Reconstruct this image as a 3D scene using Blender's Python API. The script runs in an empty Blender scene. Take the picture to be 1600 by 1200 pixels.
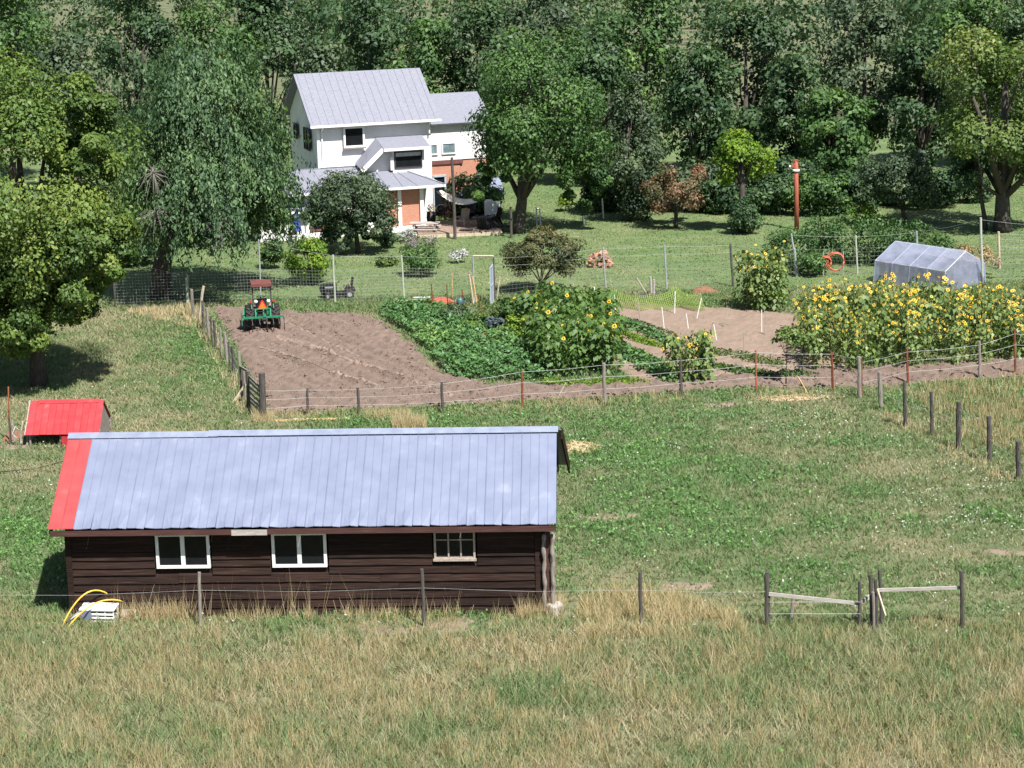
import bpy, math, random
import numpy as np
from mathutils import Vector, Matrix
R = math.radians
rnd = random.Random(7)
sc = bpy.context.scene
col = sc.collection

# ------------------------------------------------------------------ camera, sky, sun, exposure
CAM_H, FPX = 20.7, 3270.0
PITCH, ROLL = math.atan(780 / FPX), R(1.3)
fw = np.array([0, math.cos(PITCH), -math.sin(PITCH)])
up0 = np.array([0, math.sin(PITCH), math.cos(PITCH)])
rt0 = np.array([1.0, 0, 0])
up = math.cos(ROLL) * up0 + math.sin(ROLL) * rt0
rt = math.cos(ROLL) * rt0 - math.sin(ROLL) * up0
CO = np.array([0, 0, CAM_H])
cd = bpy.data.cameras.new('camera')
cam = bpy.data.objects.new('camera', cd)
col.objects.link(cam)
cd.sensor_width = 36
cd.lens = 36 * FPX / 1600
cd.clip_start = 0.5
cd.clip_end = 5000
m = Matrix((rt, up, -fw)).transposed().to_4x4()
m.translation = Vector(CO)
cam.matrix_world = m
sc.camera = cam

SUN_AZ, SUN_EL = R(31), R(56)          # to the right of the viewer, high
sdir = Vector((math.sin(SUN_AZ) * math.cos(SUN_EL), -math.cos(SUN_AZ) * math.cos(SUN_EL), math.sin(SUN_EL)))
w = bpy.data.worlds.new('World')
sc.world = w
w.use_nodes = True
nt = w.node_tree
sky = nt.nodes.new('ShaderNodeTexSky')
sky.sky_type = 'NISHITA'
sky.sun_disc = False
sky.sun_elevation = SUN_EL
sky.sun_rotation = math.atan2(sdir.x, sdir.y)
bg = nt.nodes['Background']
nt.links.new(sky.outputs[0], bg.inputs[0])
bg.inputs[1].default_value = 0.055
sl = bpy.data.lights.new('sun', 'SUN')
sl.energy = 5.0
sl.angle = R(0.5)
sl.color = (1.0, 0.965, 0.92)
so = bpy.data.objects.new('sun', sl)
col.objects.link(so)
so.rotation_euler = sdir.to_track_quat('Z', 'Y').to_euler()
sc.view_settings.view_transform = 'Standard'
sc.view_settings.look = 'None'
sc.view_settings.exposure = 0.95
sc.view_settings.gamma = 1.0

# ------------------------------------------------------------------ survey helpers (photo point -> place on the ground)
def ray(px, py):
    return fw + rt * (px - 800) / FPX - up * (py - 600) / FPX
def G(px, py, z=0.0):
    d = ray(px, py)
    return CO + d * ((z - CAM_H) / d[2])
def atY(px, py, Y):
    d = ray(px, py)
    return CO + d * (Y / d[1])
def sca(p):
    return FPX / float((np.asarray(p) - CO) @ fw)
def pj(P):
    v = P - CO
    z = v @ fw
    return 800 + FPX * (v @ rt) / z, 600 - FPX * (v @ up) / z, z

def hsh(ix, iy, seed):
    n = (ix.astype(np.int64) * 374761393 + iy.astype(np.int64) * 668265263 + seed * 1442695041) & 0x7fffffff
    n = ((n ^ (n >> 13)) * 1274126177) & 0x7fffffff
    n = n ^ (n >> 16)
    return (n & 0xffff) / 65535.0
def vnoise(x, y, seed=0):
    x0 = np.floor(x); y0 = np.floor(y)
    fx = x - x0; fy = y - y0
    fx = fx * fx * (3 - 2 * fx); fy = fy * fy * (3 - 2 * fy)
    a = hsh(x0, y0, seed); b = hsh(x0 + 1, y0, seed); c = hsh(x0, y0 + 1, seed); d = hsh(x0 + 1, y0 + 1, seed)
    return (a * (1 - fx) + b * fx) * (1 - fy) + (c * (1 - fx) + d * fx) * fy
def fbm(x, y, seed=0, oct=4):
    s = 0; a = 0.5; t = 0
    for i in range(oct):
        s = s + a * vnoise(x, y, seed + i * 17); t += a
        x = x * 2.03 + 11.3; y = y * 2.03 + 5.7; a *= 0.5
    return s / t
def inpoly(x, y, poly):
    r = np.zeros(x.shape, bool)
    n = len(poly)
    for i in range(n):
        x0, y0 = poly[i]; x1, y1 = poly[(i + 1) % n]
        c = ((y0 > y) != (y1 > y)) & (x < (x1 - x0) * (y - y0) / (y1 - y0 + 1e-12) + x0)
        r ^= c
    return r
def gpoly(pts):
    return [tuple(G(*p)[:2]) for p in pts]

# ------------------------------------------------------------------ materials
MATS = {}
def mat(name, c1, c2=None, rough=0.7, metal=0.0, scale=6.0, bump=0.0, bscale=None, stretch=None, c3=None, spec=0.3, contrast=(0.35, 0.65), detail=6, vary=0.0, flow=False):
    m = bpy.data.materials.new(name)
    m.use_nodes = True
    n = m.node_tree.nodes; l = m.node_tree.links
    b = n['Principled BSDF']
    b.inputs['Roughness'].default_value = rough
    b.inputs['Metallic'].default_value = metal
    b.inputs['Specular IOR Level'].default_value = spec
    c2 = c2 or tuple(x * 0.7 for x in c1)
    tc = n.new('ShaderNodeTexCoord'); mp = n.new('ShaderNodeMapping')
    l.new(tc.outputs['Object'], mp.inputs[0])
    if stretch: mp.inputs['Scale'].default_value = stretch
    nz = n.new('ShaderNodeTexNoise')
    nz.inputs['Scale'].default_value = scale; nz.inputs['Detail'].default_value = detail
    l.new(mp.outputs[0], nz.inputs[0])
    cr = n.new('ShaderNodeValToRGB')
    e = cr.color_ramp.elements
    e[0].position, e[1].position = contrast
    e[0].color = (*c1, 1); e[1].color = (*c2, 1)
    if c3:
        x = e.new(min(0.95, contrast[1] + 0.12)); x.color = (*c3, 1)
    l.new(nz.outputs[0], cr.inputs[0])
    if vary:                       # every sheet, board or log has its own tone and its own stretch of the pattern
        oi = n.new('ShaderNodeObjectInfo')
        mu = n.new('ShaderNodeMath'); mu.operation = 'MULTIPLY'; mu.inputs[1].default_value = 37.0
        l.new(oi.outputs['Random'], mu.inputs[0])
        l.new(oi.outputs['Location'] if flow else mu.outputs[0], mp.inputs['Location'])
        mr = n.new('ShaderNodeMapRange'); mr.inputs[3].default_value = 1 - vary; mr.inputs[4].default_value = 1 + vary
        l.new(oi.outputs['Random'], mr.inputs[0])
        hs = n.new('ShaderNodeHueSaturation'); l.new(mr.outputs[0], hs.inputs['Value']); l.new(cr.outputs[0], hs.inputs['Color'])
        l.new(hs.outputs[0], b.inputs['Base Color'])
    else:
        l.new(cr.outputs[0], b.inputs['Base Color'])
    if bump:
        n2 = n.new('ShaderNodeTexNoise')
        n2.inputs['Scale'].default_value = bscale or scale * 4
        n2.inputs['Detail'].default_value = 5
        l.new(mp.outputs[0], n2.inputs[0])
        bp = n.new('ShaderNodeBump'); bp.inputs['Strength'].default_value = bump
        bp.inputs['Distance'].default_value = 0.05
        l.new(n2.outputs[0], bp.inputs['Height']); l.new(bp.outputs[0], b.inputs['Normal'])
    MATS[name] = m
    return m
def leafmat(name, cols, trans=0.25, rough=0.55, tr=(1.25, 1.2, 0.6)):
    """per-leaf hue from the 'tint' attribute (each leaf has its own colour)"""
    m = bpy.data.materials.new(name)
    m.use_nodes = True
    n = m.node_tree.nodes; l = m.node_tree.links
    b = n['Principled BSDF']
    b.inputs['Roughness'].default_value = rough
    b.inputs['Specular IOR Level'].default_value = 0.35
    at = n.new('ShaderNodeAttribute'); at.attribute_name = 'tint'
    cr = n.new('ShaderNodeValToRGB')
    e = cr.color_ramp.elements
    e[0].position = 0; e[1].position = 1
    e[0].color = (*cols[0], 1); e[1].color = (*cols[-1], 1)
    for i, c in enumerate(cols[1:-1]):
        x = e.new((i + 1) / (len(cols) - 1)); x.color = (*c, 1)
    l.new(at.outputs['Fac'], cr.inputs[0]); l.new(cr.outputs[0], b.inputs['Base Color'])
    t = n.new('ShaderNodeBsdfTranslucent')
    mx = n.new('ShaderNodeMixRGB'); mx.blend_type = 'MULTIPLY'; mx.inputs[0].default_value = 1
    l.new(cr.outputs[0], mx.inputs[1]); mx.inputs[2].default_value = (*tr, 1)
    l.new(mx.outputs[0], t.inputs[0])
    ms = n.new('ShaderNodeMixShader'); ms.inputs[0].default_value = trans
    l.new(b.outputs[0], ms.inputs[1]); l.new(t.outputs[0], ms.inputs[2])
    l.new(ms.outputs[0], n['Material Output'].inputs[0])
    MATS[name] = m
    return m
M = MATS
mat('galvanised', (0.160, 0.184, 0.265), (0.192, 0.217, 0.30), rough=0.5, metal=0.1, scale=1.6, c3=(0.235, 0.265, 0.345), bump=0.12, bscale=5, stretch=(1, 1, 1), contrast=(.3, .64), detail=9, vary=.018, flow=True)
mat('galvanised_cap', (0.20, 0.23, 0.315), (0.26, 0.295, 0.375), rough=0.45, metal=0.2, scale=3)
mat('red_metal', (0.36, 0.028, 0.034), (0.44, 0.045, 0.05), rough=0.5, scale=2.5, c3=(0.5, 0.12, 0.11), vary=.1, detail=9)
mat('brick_red_metal', (0.315, 0.05, 0.052), (0.365, 0.065, 0.066), rough=0.5, scale=2, c3=(.40, .11, .10), vary=.05, detail=9)
mat('dark_wood', (0.016, 0.0088, 0.007), (0.038, 0.0215, 0.017), rough=0.8, scale=5, stretch=(0.25, 3, 6), bump=0.4, bscale=9, c3=(0.06, 0.042, 0.036), spec=0.15, vary=.32)
mat('fascia_wood', (0.055, 0.025, 0.022), (0.085, 0.043, 0.037), rough=0.8, scale=5, stretch=(0.3, 3, 5), c3=(0.14, 0.09, 0.08), spec=0.2)
mat('bleached_wood', (0.42, 0.39, 0.36), (0.28, 0.25, 0.22), rough=0.85, scale=9, stretch=(0.4, 2, 4))
mat('grey_wood', (0.17, 0.15, 0.13), (0.27, 0.24, 0.21), rough=0.9, scale=9, stretch=(3, 3, 0.5), bump=0.3)
mat('dark_post', (0.055, 0.048, 0.045), (0.10, 0.088, 0.08), rough=0.9, scale=9, stretch=(3, 3, 0.4), bump=0.3)
mat('pale_wood', (0.52, 0.45, 0.33), (0.40, 0.33, 0.23), rough=0.8, scale=8)
mat('fresh_wood', (0.56, 0.40, 0.19), (0.44, 0.29, 0.12), rough=0.8, scale=8)
mat('rust', (0.22, 0.065, 0.03), (0.14, 0.045, 0.025), rough=0.85, scale=10)
mat('rust_orange', (0.36, 0.105, 0.06), (0.25, 0.07, 0.04), rough=0.7, scale=5, stretch=(2, 2, .5))
mat('steel', (0.42, 0.44, 0.45), (0.32, 0.34, 0.34), rough=0.5, metal=0.3, scale=8)
mat('wire', (0.38, 0.39, 0.38), (0.30, 0.31, 0.3), rough=0.6, metal=0.2)
mat('green_grey_paint', (0.40, 0.44, 0.36), (0.33, 0.36, 0.28), rough=0.7, scale=8)
mat('white_paint', (0.80, 0.80, 0.78), (0.72, 0.72, 0.69), rough=0.5, scale=6)
mat('old_white_paint', (0.40, 0.34, 0.29), (0.28, 0.235, 0.20), rough=0.7, scale=14)
mat('stucco', (0.74, 0.73, 0.72), (0.66, 0.65, 0.635), rough=0.85, scale=1.2, bump=0.15, bscale=30)
mat('shingle_grey', (0.175, 0.18, 0.22), (0.23, 0.235, 0.275), rough=0.7, scale=5, stretch=(1, 4, 1))
mat('dark_trim', (0.03, 0.028, 0.035), (0.05, 0.045, 0.05), rough=0.6)
mat('brown_trim', (0.17, 0.07, 0.06), (0.12, 0.05, 0.045), rough=0.6, scale=8)
mat('glass', (0.008, 0.010, 0.012), (0.012, 0.014, 0.016), rough=0.08, spec=0.25, scale=2)
mat('pale_glass', (0.11, 0.16, 0.18), (0.2, 0.26, 0.28), rough=0.08, spec=0.5, scale=2)
mat('concrete', (0.42, 0.39, 0.36), (0.33, 0.31, 0.28), rough=0.9, scale=6, bump=0.2)
mat('deck_wood', (0.30, 0.22, 0.17), (0.22, 0.16, 0.12), rough=0.8, scale=6, stretch=(1, 5, 1))
mat('rubber', (0.02, 0.02, 0.021), (0.045, 0.04, 0.036), rough=0.85, scale=12)
mat('black_plastic', (0.016, 0.015, 0.019), (0.03, 0.028, 0.034), rough=0.3, spec=0.5)
mat('tractor_green', (0.018, 0.17, 0.085), (0.03, 0.21, 0.11), rough=0.4, scale=7)
mat('dull_red', (0.17, 0.058, 0.052), (0.12, 0.045, 0.04), rough=0.7, scale=6)
mat('dark_steel', (0.045, 0.043, 0.043), (0.08, 0.072, 0.066), rough=0.6, metal=0.3)
mat('orange_sign', (0.9, 0.16, 0.02), (0.84, 0.14, 0.02), rough=0.4)
mat('sign_border', (0.45, 0.03, 0.03), rough=0.4)
mat('lamp_white', (0.85, 0.86, 0.86), (0.8, 0.8, 0.8), rough=0.25)
mat('lamp_red', (0.5, 0.05, 0.03), rough=0.3)
mat('white_cloth', (0.78, 0.77, 0.73), (0.7, 0.68, 0.62), rough=0.8)
mat('cream_cloth', (0.80, 0.74, 0.62), (0.7, 0.62, 0.5), rough=0.8)
mat('navy_cloth', (0.05, 0.09, 0.33), (0.035, 0.06, 0.22), rough=0.7)
mat('yellow_pipe', (0.75, 0.50, 0.07), (0.62, 0.38, 0.05), rough=0.5)
mat('orange_hose', (0.62, 0.16, 0.10), (0.45, 0.10, 0.06), rough=0.5)
mat('bark', (0.05, 0.042, 0.036), (0.095, 0.08, 0.07), rough=0.95, scale=8, stretch=(2, 2, .5), bump=0.5)
mat('grey_bark', (0.13, 0.115, 0.105), (0.22, 0.2, 0.185), rough=0.95, scale=8, stretch=(2, 2, .5), bump=0.4)
mat('stem_green', (0.16, 0.20, 0.07), (0.22, 0.24, 0.1), rough=0.7)
mat('petal', (0.76, 0.53, 0.035), (0.70, 0.43, 0.025), rough=0.6, scale=2)
mat('petal_pale', (0.78, 0.60, 0.10), (0.74, 0.5, 0.06), rough=0.6, scale=2)
mat('seed_disc', (0.09, 0.045, 0.015), (0.2, 0.1, 0.02), rough=0.9, scale=20)
mat('log_end', (0.46, 0.27, 0.19), (0.32, 0.165, 0.11), rough=0.9, scale=9, vary=.25)
mat('mulch', (0.25, 0.13, 0.08), (0.17, 0.085, 0.05), rough=0.95, scale=9, bump=0.6)
mat('straw_base', (0.5, 0.38, 0.24), (0.38, 0.27, 0.17), rough=0.95, scale=9, bump=0.6)
mat('plastic_blue', (0.06, 0.16, 0.17), rough=0.4)
mat('pale_blue_paint', (0.30, 0.38, 0.46), (0.38, 0.44, 0.5), rough=0.5)
mat('dark_cloth', (0.02, 0.02, 0.025), (0.035, 0.03, 0.03), rough=0.9)  # near black, for furniture added to darken the shaded patio

def film_mat():
    m = bpy.data.materials.new('film'); m.use_nodes = True
    n = m.node_tree.nodes; l = m.node_tree.links
    b = n['Principled BSDF']; b.inputs['Base Color'].default_value = (0.44, 0.47, 0.62, 1); b.inputs['Roughness'].default_value = 0.3
    t = n.new('ShaderNodeBsdfTranslucent'); t.inputs[0].default_value = (0.5, 0.54, 0.7, 1)
    tp = n.new('ShaderNodeBsdfTransparent'); tp.inputs[0].default_value = (0.9, 0.92, 0.95, 1)
    a = n.new('ShaderNodeMixShader'); a.inputs[0].default_value = 0.35
    l.new(b.outputs[0], a.inputs[1]); l.new(t.outputs[0], a.inputs[2])
    c = n.new('ShaderNodeMixShader')
    nz = n.new('ShaderNodeTexNoise'); nz.inputs['Scale'].default_value = 1.5
    tc = n.new('ShaderNodeTexCoord'); l.new(tc.outputs['Object'], nz.inputs[0])
    mr = n.new('ShaderNodeMapRange'); mr.inputs[1].default_value = 0.3; mr.inputs[2].default_value = 0.7
    mr.inputs[3].default_value = 0.28; mr.inputs[4].default_value = 0.56
    l.new(nz.outputs[0], mr.inputs[0]); l.new(mr.outputs[0], c.inputs[0])
    l.new(a.outputs[0], c.inputs[1]); l.new(tp.outputs[0], c.inputs[2])
    l.new(c.outputs[0], n['Material Output'].inputs[0])
    MATS['film'] = m
film_mat()

def brick_mat():
    m = bpy.data.materials.new('brickwork'); m.use_nodes = True
    n = m.node_tree.nodes; l = m.node_tree.links
    b = n['Principled BSDF']; b.inputs['Roughness'].default_value = 0.9
    tc = n.new('ShaderNodeTexCoord'); mp = n.new('ShaderNodeMapping')
    mp.inputs['Rotation'].default_value = (R(90), 0, 0)
    l.new(tc.outputs['Object'], mp.inputs[0])
    bt = n.new('ShaderNodeTexBrick'); bt.inputs['Scale'].default_value = 4.5
    bt.inputs['Color1'].default_value = (0.46, 0.20, 0.12, 1); bt.inputs['Color2'].default_value = (0.38, 0.15, 0.09, 1)
    bt.inputs['Mortar'].default_value = (0.5, 0.33, 0.26, 1)
    l.new(mp.outputs[0], bt.inputs[0]); l.new(bt.outputs[0], b.inputs['Base Color'])
    MATS['brickwork'] = m
brick_mat()

# ------------------------------------------------------------------ mesh helpers
class MB:
    def __init__(s): s.v = []; s.f = []; s.mi = []; s.cur = 0
    def add(s, vs, fs):
        o = len(s.v); s.v += [tuple(x) for x in vs]
        for f in fs: s.f.append([i + o for i in f]); s.mi.append(s.cur)
        return s
    def box(s, c, d, rz=0.0, rot=None):
        x, y, z = (k / 2 for k in d)
        Rm = rot if rot is not None else Matrix.Rotation(rz, 3, 'Z')
        vs = [Vector(c) + Rm @ Vector((a * x, b * y, e * z)) for e in (-1, 1) for a, b in ((-1, -1), (1, -1), (1, 1), (-1, 1))]
        return s.add(vs, [(3, 2, 1, 0), (4, 5, 6, 7), (0, 1, 5, 4), (1, 2, 6, 5), (2, 3, 7, 6), (3, 0, 4, 7)])
    def b2(s, lo, hi):
        return s.box([(a + b) / 2 for a, b in zip(lo, hi)], [b - a for a, b in zip(lo, hi)])
    def bar(s, p, q, wd, ht=None):
        p = Vector(p); q = Vector(q); d = q - p; L = d.length
        z = d.normalized(); a = Vector((0, 0, 1)) if abs(z.z) < 0.95 else Vector((1, 0, 0))
        x = a.cross(z).normalized(); y = z.cross(x)
        return s.box((p + q) / 2, (wd, ht or wd, L), rot=Matrix((x, y, z)).transposed())
    def tube(s, path, rad, n=6, caps=True):
        path = [Vector(p) for p in path]
        rs = rad if isinstance(rad, (list, tuple)) else [rad] * len(path)
        vs = []; fs = []
        for i, p in enumerate(path):
            d = (path[min(i + 1, len(path) - 1)] - path[max(i - 1, 0)]).normalized()
            a = Vector((0, 0, 1)) if abs(d.z) < 0.9 else Vector((1, 0, 0))
            x = a.cross(d).normalized(); y = d.cross(x)
            for k in range(n):
                t = 2 * math.pi * k / n
                vs.append(p + (x * math.cos(t) + y * math.sin(t)) * rs[i])
        for i in range(len(path) - 1):
            for k in range(n):
                a = i * n + k; b = i * n + (k + 1) % n
                fs.append((a, b, b + n, a + n))
        if caps:
            fs.append(tuple(range(n - 1, -1, -1))); fs.append(tuple(range((len(path) - 1) * n, len(path) * n)))
        return s.add(vs, fs)
    def lathe(s, prof, c, axis='z', n=14):
        """prof: (radius, height) pairs about an axis through c"""
        vs = []; fs = []
        for r, h in prof:
            for k in range(n):
                t = 2 * math.pi * k / n
                p = {'z': (r * math.cos(t), r * math.sin(t), h), 'x': (h, r * math.cos(t), r * math.sin(t)), 'y': (r * math.cos(t), h, r * math.sin(t))}[axis]
                vs.append(Vector(c) + Vector(p))
        for i in range(len(prof) - 1):
            for k in range(n):
                a = i * n + k; b = i * n + (k + 1) % n
                fs.append((a, b, b + n, a + n))
        return s.add(vs, fs)
    def poly(s, pts, th=None):
        """a plate: polygon given counter-clockwise, thickened downwards along its normal"""
        pts = [Vector(p) for p in pts]
        n = len(pts)
        if th is None: return s.add(pts, [tuple(range(n))])
        nn = (pts[1] - pts[0]).cross(pts[2] - pts[0]).normalized()
        lo = [p - nn * th for p in pts]
        fs = [tuple(range(n)), tuple(range(2 * n - 1, n - 1, -1))]
        for i in range(n): fs.append((i, i + n, (i + 1) % n + n, (i + 1) % n))
        return s.add(pts + lo, fs)
    def build(s, name, mats, parent=None, smooth=False, loc=None):
        me = bpy.data.meshes.new(name)
        me.from_pydata(s.v, [], s.f)
        mats = mats if isinstance(mats, (list, tuple)) else [mats]
        for k in mats: me.materials.append(MATS[k] if isinstance(k, str) else k)
        if len(mats) > 1: me.polygons.foreach_set('material_index', s.mi)
        if smooth: me.polygons.foreach_set('use_smooth', [True] * len(s.f))
        me.update()
        o = bpy.data.objects.new(name, me)
        col.objects.link(o)
        if parent is not None: o.parent = parent
        if loc is not None: o.location = loc
        return o
def tag(o, label=None, cat=None, group=None, kind=None):
    if label: o['label'] = label
    if cat: o['category'] = cat
    if group: o['group'] = group
    if kind: o['kind'] = kind
    return o
def thing(name, label, cat, loc=(0, 0, 0), rz=0.0, group=None):
    o = bpy.data.objects.new(name, None)
    o.empty_display_size = 0.2
    col.objects.link(o)
    o.location = [float(x) for x in loc]
    o.rotation_euler = (0, 0, rz)
    return tag(o, label, cat, group)
KIDS = {}
def dup(root, loc, rz=0.0, scale=1.0, label=None, group=None):
    r = root.copy(); col.objects.link(r)
    r.location = [float(x) for x in loc]; r.rotation_euler = (0, 0, rz); r.scale = (scale,) * 3
    if label: r['label'] = label
    if group: r['group'] = group
    for ch in root.children:
        c = ch.copy(); col.objects.link(c); c.parent = r
        for g in ch.children:
            d = g.copy(); col.objects.link(d); d.parent = c
    return r
def npmesh(name, V, nper, mats, tint=None, parent=None, smooth=False, loc=None):
    """V: (N,k,3) array of N faces of k corners"""
    N, k, _ = V.shape
    me = bpy.data.meshes.new(name)
    me.vertices.add(N * k)
    me.vertices.foreach_set('co', V.astype(np.float32).reshape(-1))
    me.loops.add(N * k)
    me.loops.foreach_set('vertex_index', np.arange(N * k, dtype=np.int32))
    me.polygons.add(N)
    me.polygons.foreach_set('loop_start', np.arange(0, N * k, k, dtype=np.int32))
    me.polygons.foreach_set('loop_total', np.full(N, k, dtype=np.int32))
    for q in (mats if isinstance(mats, (list, tuple)) else [mats]): me.materials.append(MATS[q])
    if tint is not None:
        a = me.attributes.new('tint', 'FLOAT', 'POINT')
        a.data.foreach_set('value', np.repeat(np.clip(tint, 0, 1), k).astype(np.float32))
    me.update(calc_edges=True)
    o = bpy.data.objects.new(name, me)
    col.objects.link(o)
    if parent is not None: o.parent = parent
    if loc is not None: o.location = [float(x) for x in loc]
    return o
def unit(a):
    return a / (np.linalg.norm(a, axis=-1, keepdims=True) + 1e-9)
def rdir(rg, n):
    return unit(rg.normal(size=(n, 3)))
def leafquads(rg, C, Nn, size, aspect=0.55, droop=0.0, tang=None):
    """folded leaf quads at C facing Nn"""
    n = len(C)
    t = tang if tang is not None else rdir(rg, n)
    t = t + np.array([0, 0, -droop])
    t = unit(t - (t * Nn).sum(1, keepdims=True) * Nn)
    b = np.cross(Nn, t)
    L = (size * rg.uniform(0.45, 1.5, n))[:, None]
    W = L * aspect
    f = Nn * L * 0.14
    return np.stack([C - t * L * .5, C + b * W * .5 + f, C + t * L * .5 - f * .8, C - b * W * .5 + f], 1)

# ------------------------------------------------------------------ trees and shrubs
leafmat('leaf_maple', [(0.045, 0.09, 0.02), (0.085, 0.15, 0.032), (0.14, 0.21, 0.042), (0.25, 0.30, 0.065)], 0.3)
leafmat('leaf_willow', [(0.04, 0.085, 0.04), (0.08, 0.15, 0.068), (0.125, 0.21, 0.085), (0.19, 0.28, 0.095)], 0.28)
leafmat('leaf_dark', [(0.022, 0.05, 0.023), (0.04, 0.085, 0.034), (0.062, 0.115, 0.042), (0.09, 0.155, 0.052)], 0.22)
leafmat('leaf_oak', [(0.028, 0.07, 0.022), (0.055, 0.12, 0.034), (0.085, 0.165, 0.042), (0.13, 0.215, 0.05)], 0.25)
leafmat('leaf_greygreen', [(0.03, 0.055, 0.03), (0.05, 0.085, 0.042), (0.075, 0.115, 0.055), (0.11, 0.15, 0.07)], 0.2)
leafmat('leaf_bright', [(0.07, 0.15, 0.018), (0.12, 0.22, 0.025), (0.19, 0.30, 0.03), (0.30, 0.37, 0.045)], 0.35)
leafmat('leaf_rusty', [(0.06, 0.07, 0.03), (0.10, 0.10, 0.045), (0.19, 0.11, 0.06), (0.30, 0.14, 0.085)], 0.2)
leafmat('leaf_brownish', [(0.04, 0.055, 0.025), (0.07, 0.088, 0.036), (0.105, 0.112, 0.042), (0.17, 0.13, 0.05)], 0.2)
leafmat('leaf_yellowgreen', [(0.03, 0.07, 0.02), (0.065, 0.12, 0.03), (0.12, 0.18, 0.04), (0.23, 0.27, 0.075)], 0.3)
leafmat('leaf_silver', [(0.3, 0.33, 0.3), (0.4, 0.42, 0.4), (0.52, 0.53, 0.52)], 0.15)
leafmat('leaf_lilac', [(0.08, 0.12, 0.06), (0.12, 0.15, 0.08), (0.28, 0.22, 0.27), (0.36, 0.3, 0.36)], 0.2)
leafmat('leaf_dry', [(0.22, 0.17, 0.10), (0.30, 0.23, 0.12), (0.36, 0.25, 0.13), (0.18, 0.17, 0.07)], 0.2)
leafmat('leaf_potato', [(0.05, 0.125, 0.045), (0.085, 0.185, 0.066), (0.135, 0.255, 0.085), (0.22, 0.35, 0.095)], 0.25, rough=0.45)
leafmat('leaf_sunflower', [(0.06, 0.115, 0.03), (0.115, 0.185, 0.052), (0.18, 0.245, 0.07), (0.28, 0.32, 0.11)], 0.28, rough=0.5)
leafmat('leaf_kale', [(0.05, 0.08, 0.085), (0.08, 0.11, 0.12), (0.13, 0.16, 0.17)], 0.1)

def crown_geo(rg, c, r, ncl, nleaf, size, frac=0.30, flat=0.8, inner=0.45, droop=0.3, aspect=0.6, lowcut=-0.75):
    """leaf clumps spread through an uneven ellipsoid; returns faces, tint, clump centres"""
    c = np.array(c, float); r = np.array(r, float)
    d = rdir(rg, ncl * 3); d = d[d[:, 2] > lowcut][:ncl]; ncl = len(d)
    rr = rg.uniform(inner, 1.0, ncl) ** 0.6
    lump = 0.82 + 0.3 * rg.random(ncl)
    cc = d * (rr * lump)[:, None] * r * (1 - frac * 0.55)
    Q = []; T = []
    mr = (r[0] * r[1] * r[2]) ** (1 / 3)
    cr = frac * mr * rg.uniform(0.6, 1.35, ncl)
    wts = cr ** 2; cnt = np.maximum(6, (wts / wts.sum() * nleaf)).astype(int)
    idx = np.repeat(np.arange(ncl), cnt); n = len(idx)
    dd = rdir(rg, n)
    rad = cr[idx] * (0.35 + 0.75 * rg.random(n) ** 0.6)
    off = dd * rad[:, None] * np.array([1, 1, flat])
    P = cc[idx] + off
    out = unit(dd * 0.7 + unit(P / r) * 0.5 + np.array([0, 0, 0.45]) + rg.normal(size=(n, 3)) * 0.45)
    ct = rg.normal(0.45, 0.17, ncl)
    T = ct[idx] + rg.normal(0, 0.13, n) + 0.08 * dd[:, 2]
    return leafquads(rg, P + c, out, size, aspect, droop), T, cc + c, cr

def limbs(rg, mb, base_r, h0, targets, trunk_top, lean=(0, 0), n=6):
    lx, ly = lean
    pts = [(0, 0, -0.1), (lx * .15, ly * .15, h0 * .4), (lx * .5, ly * .5, h0), (lx, ly, trunk_top)]
    mb.tube(pts, [base_r * 1.25, base_r, base_r * .85, base_r * .3], n)
    st = Vector(pts[2])
    for t in targets:
        t = Vector(t); mid = st.lerp(t, 0.5) + Vector(rg.normal(size=3) * 0.12 * (t - st).length) + Vector((0, 0, 0.1 * (t - st).length))
        k = base_r * rg.uniform(.28, .5)
        mb.tube([st, mid, t], [k, k * .6, k * .2], 5)
    return mb

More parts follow.
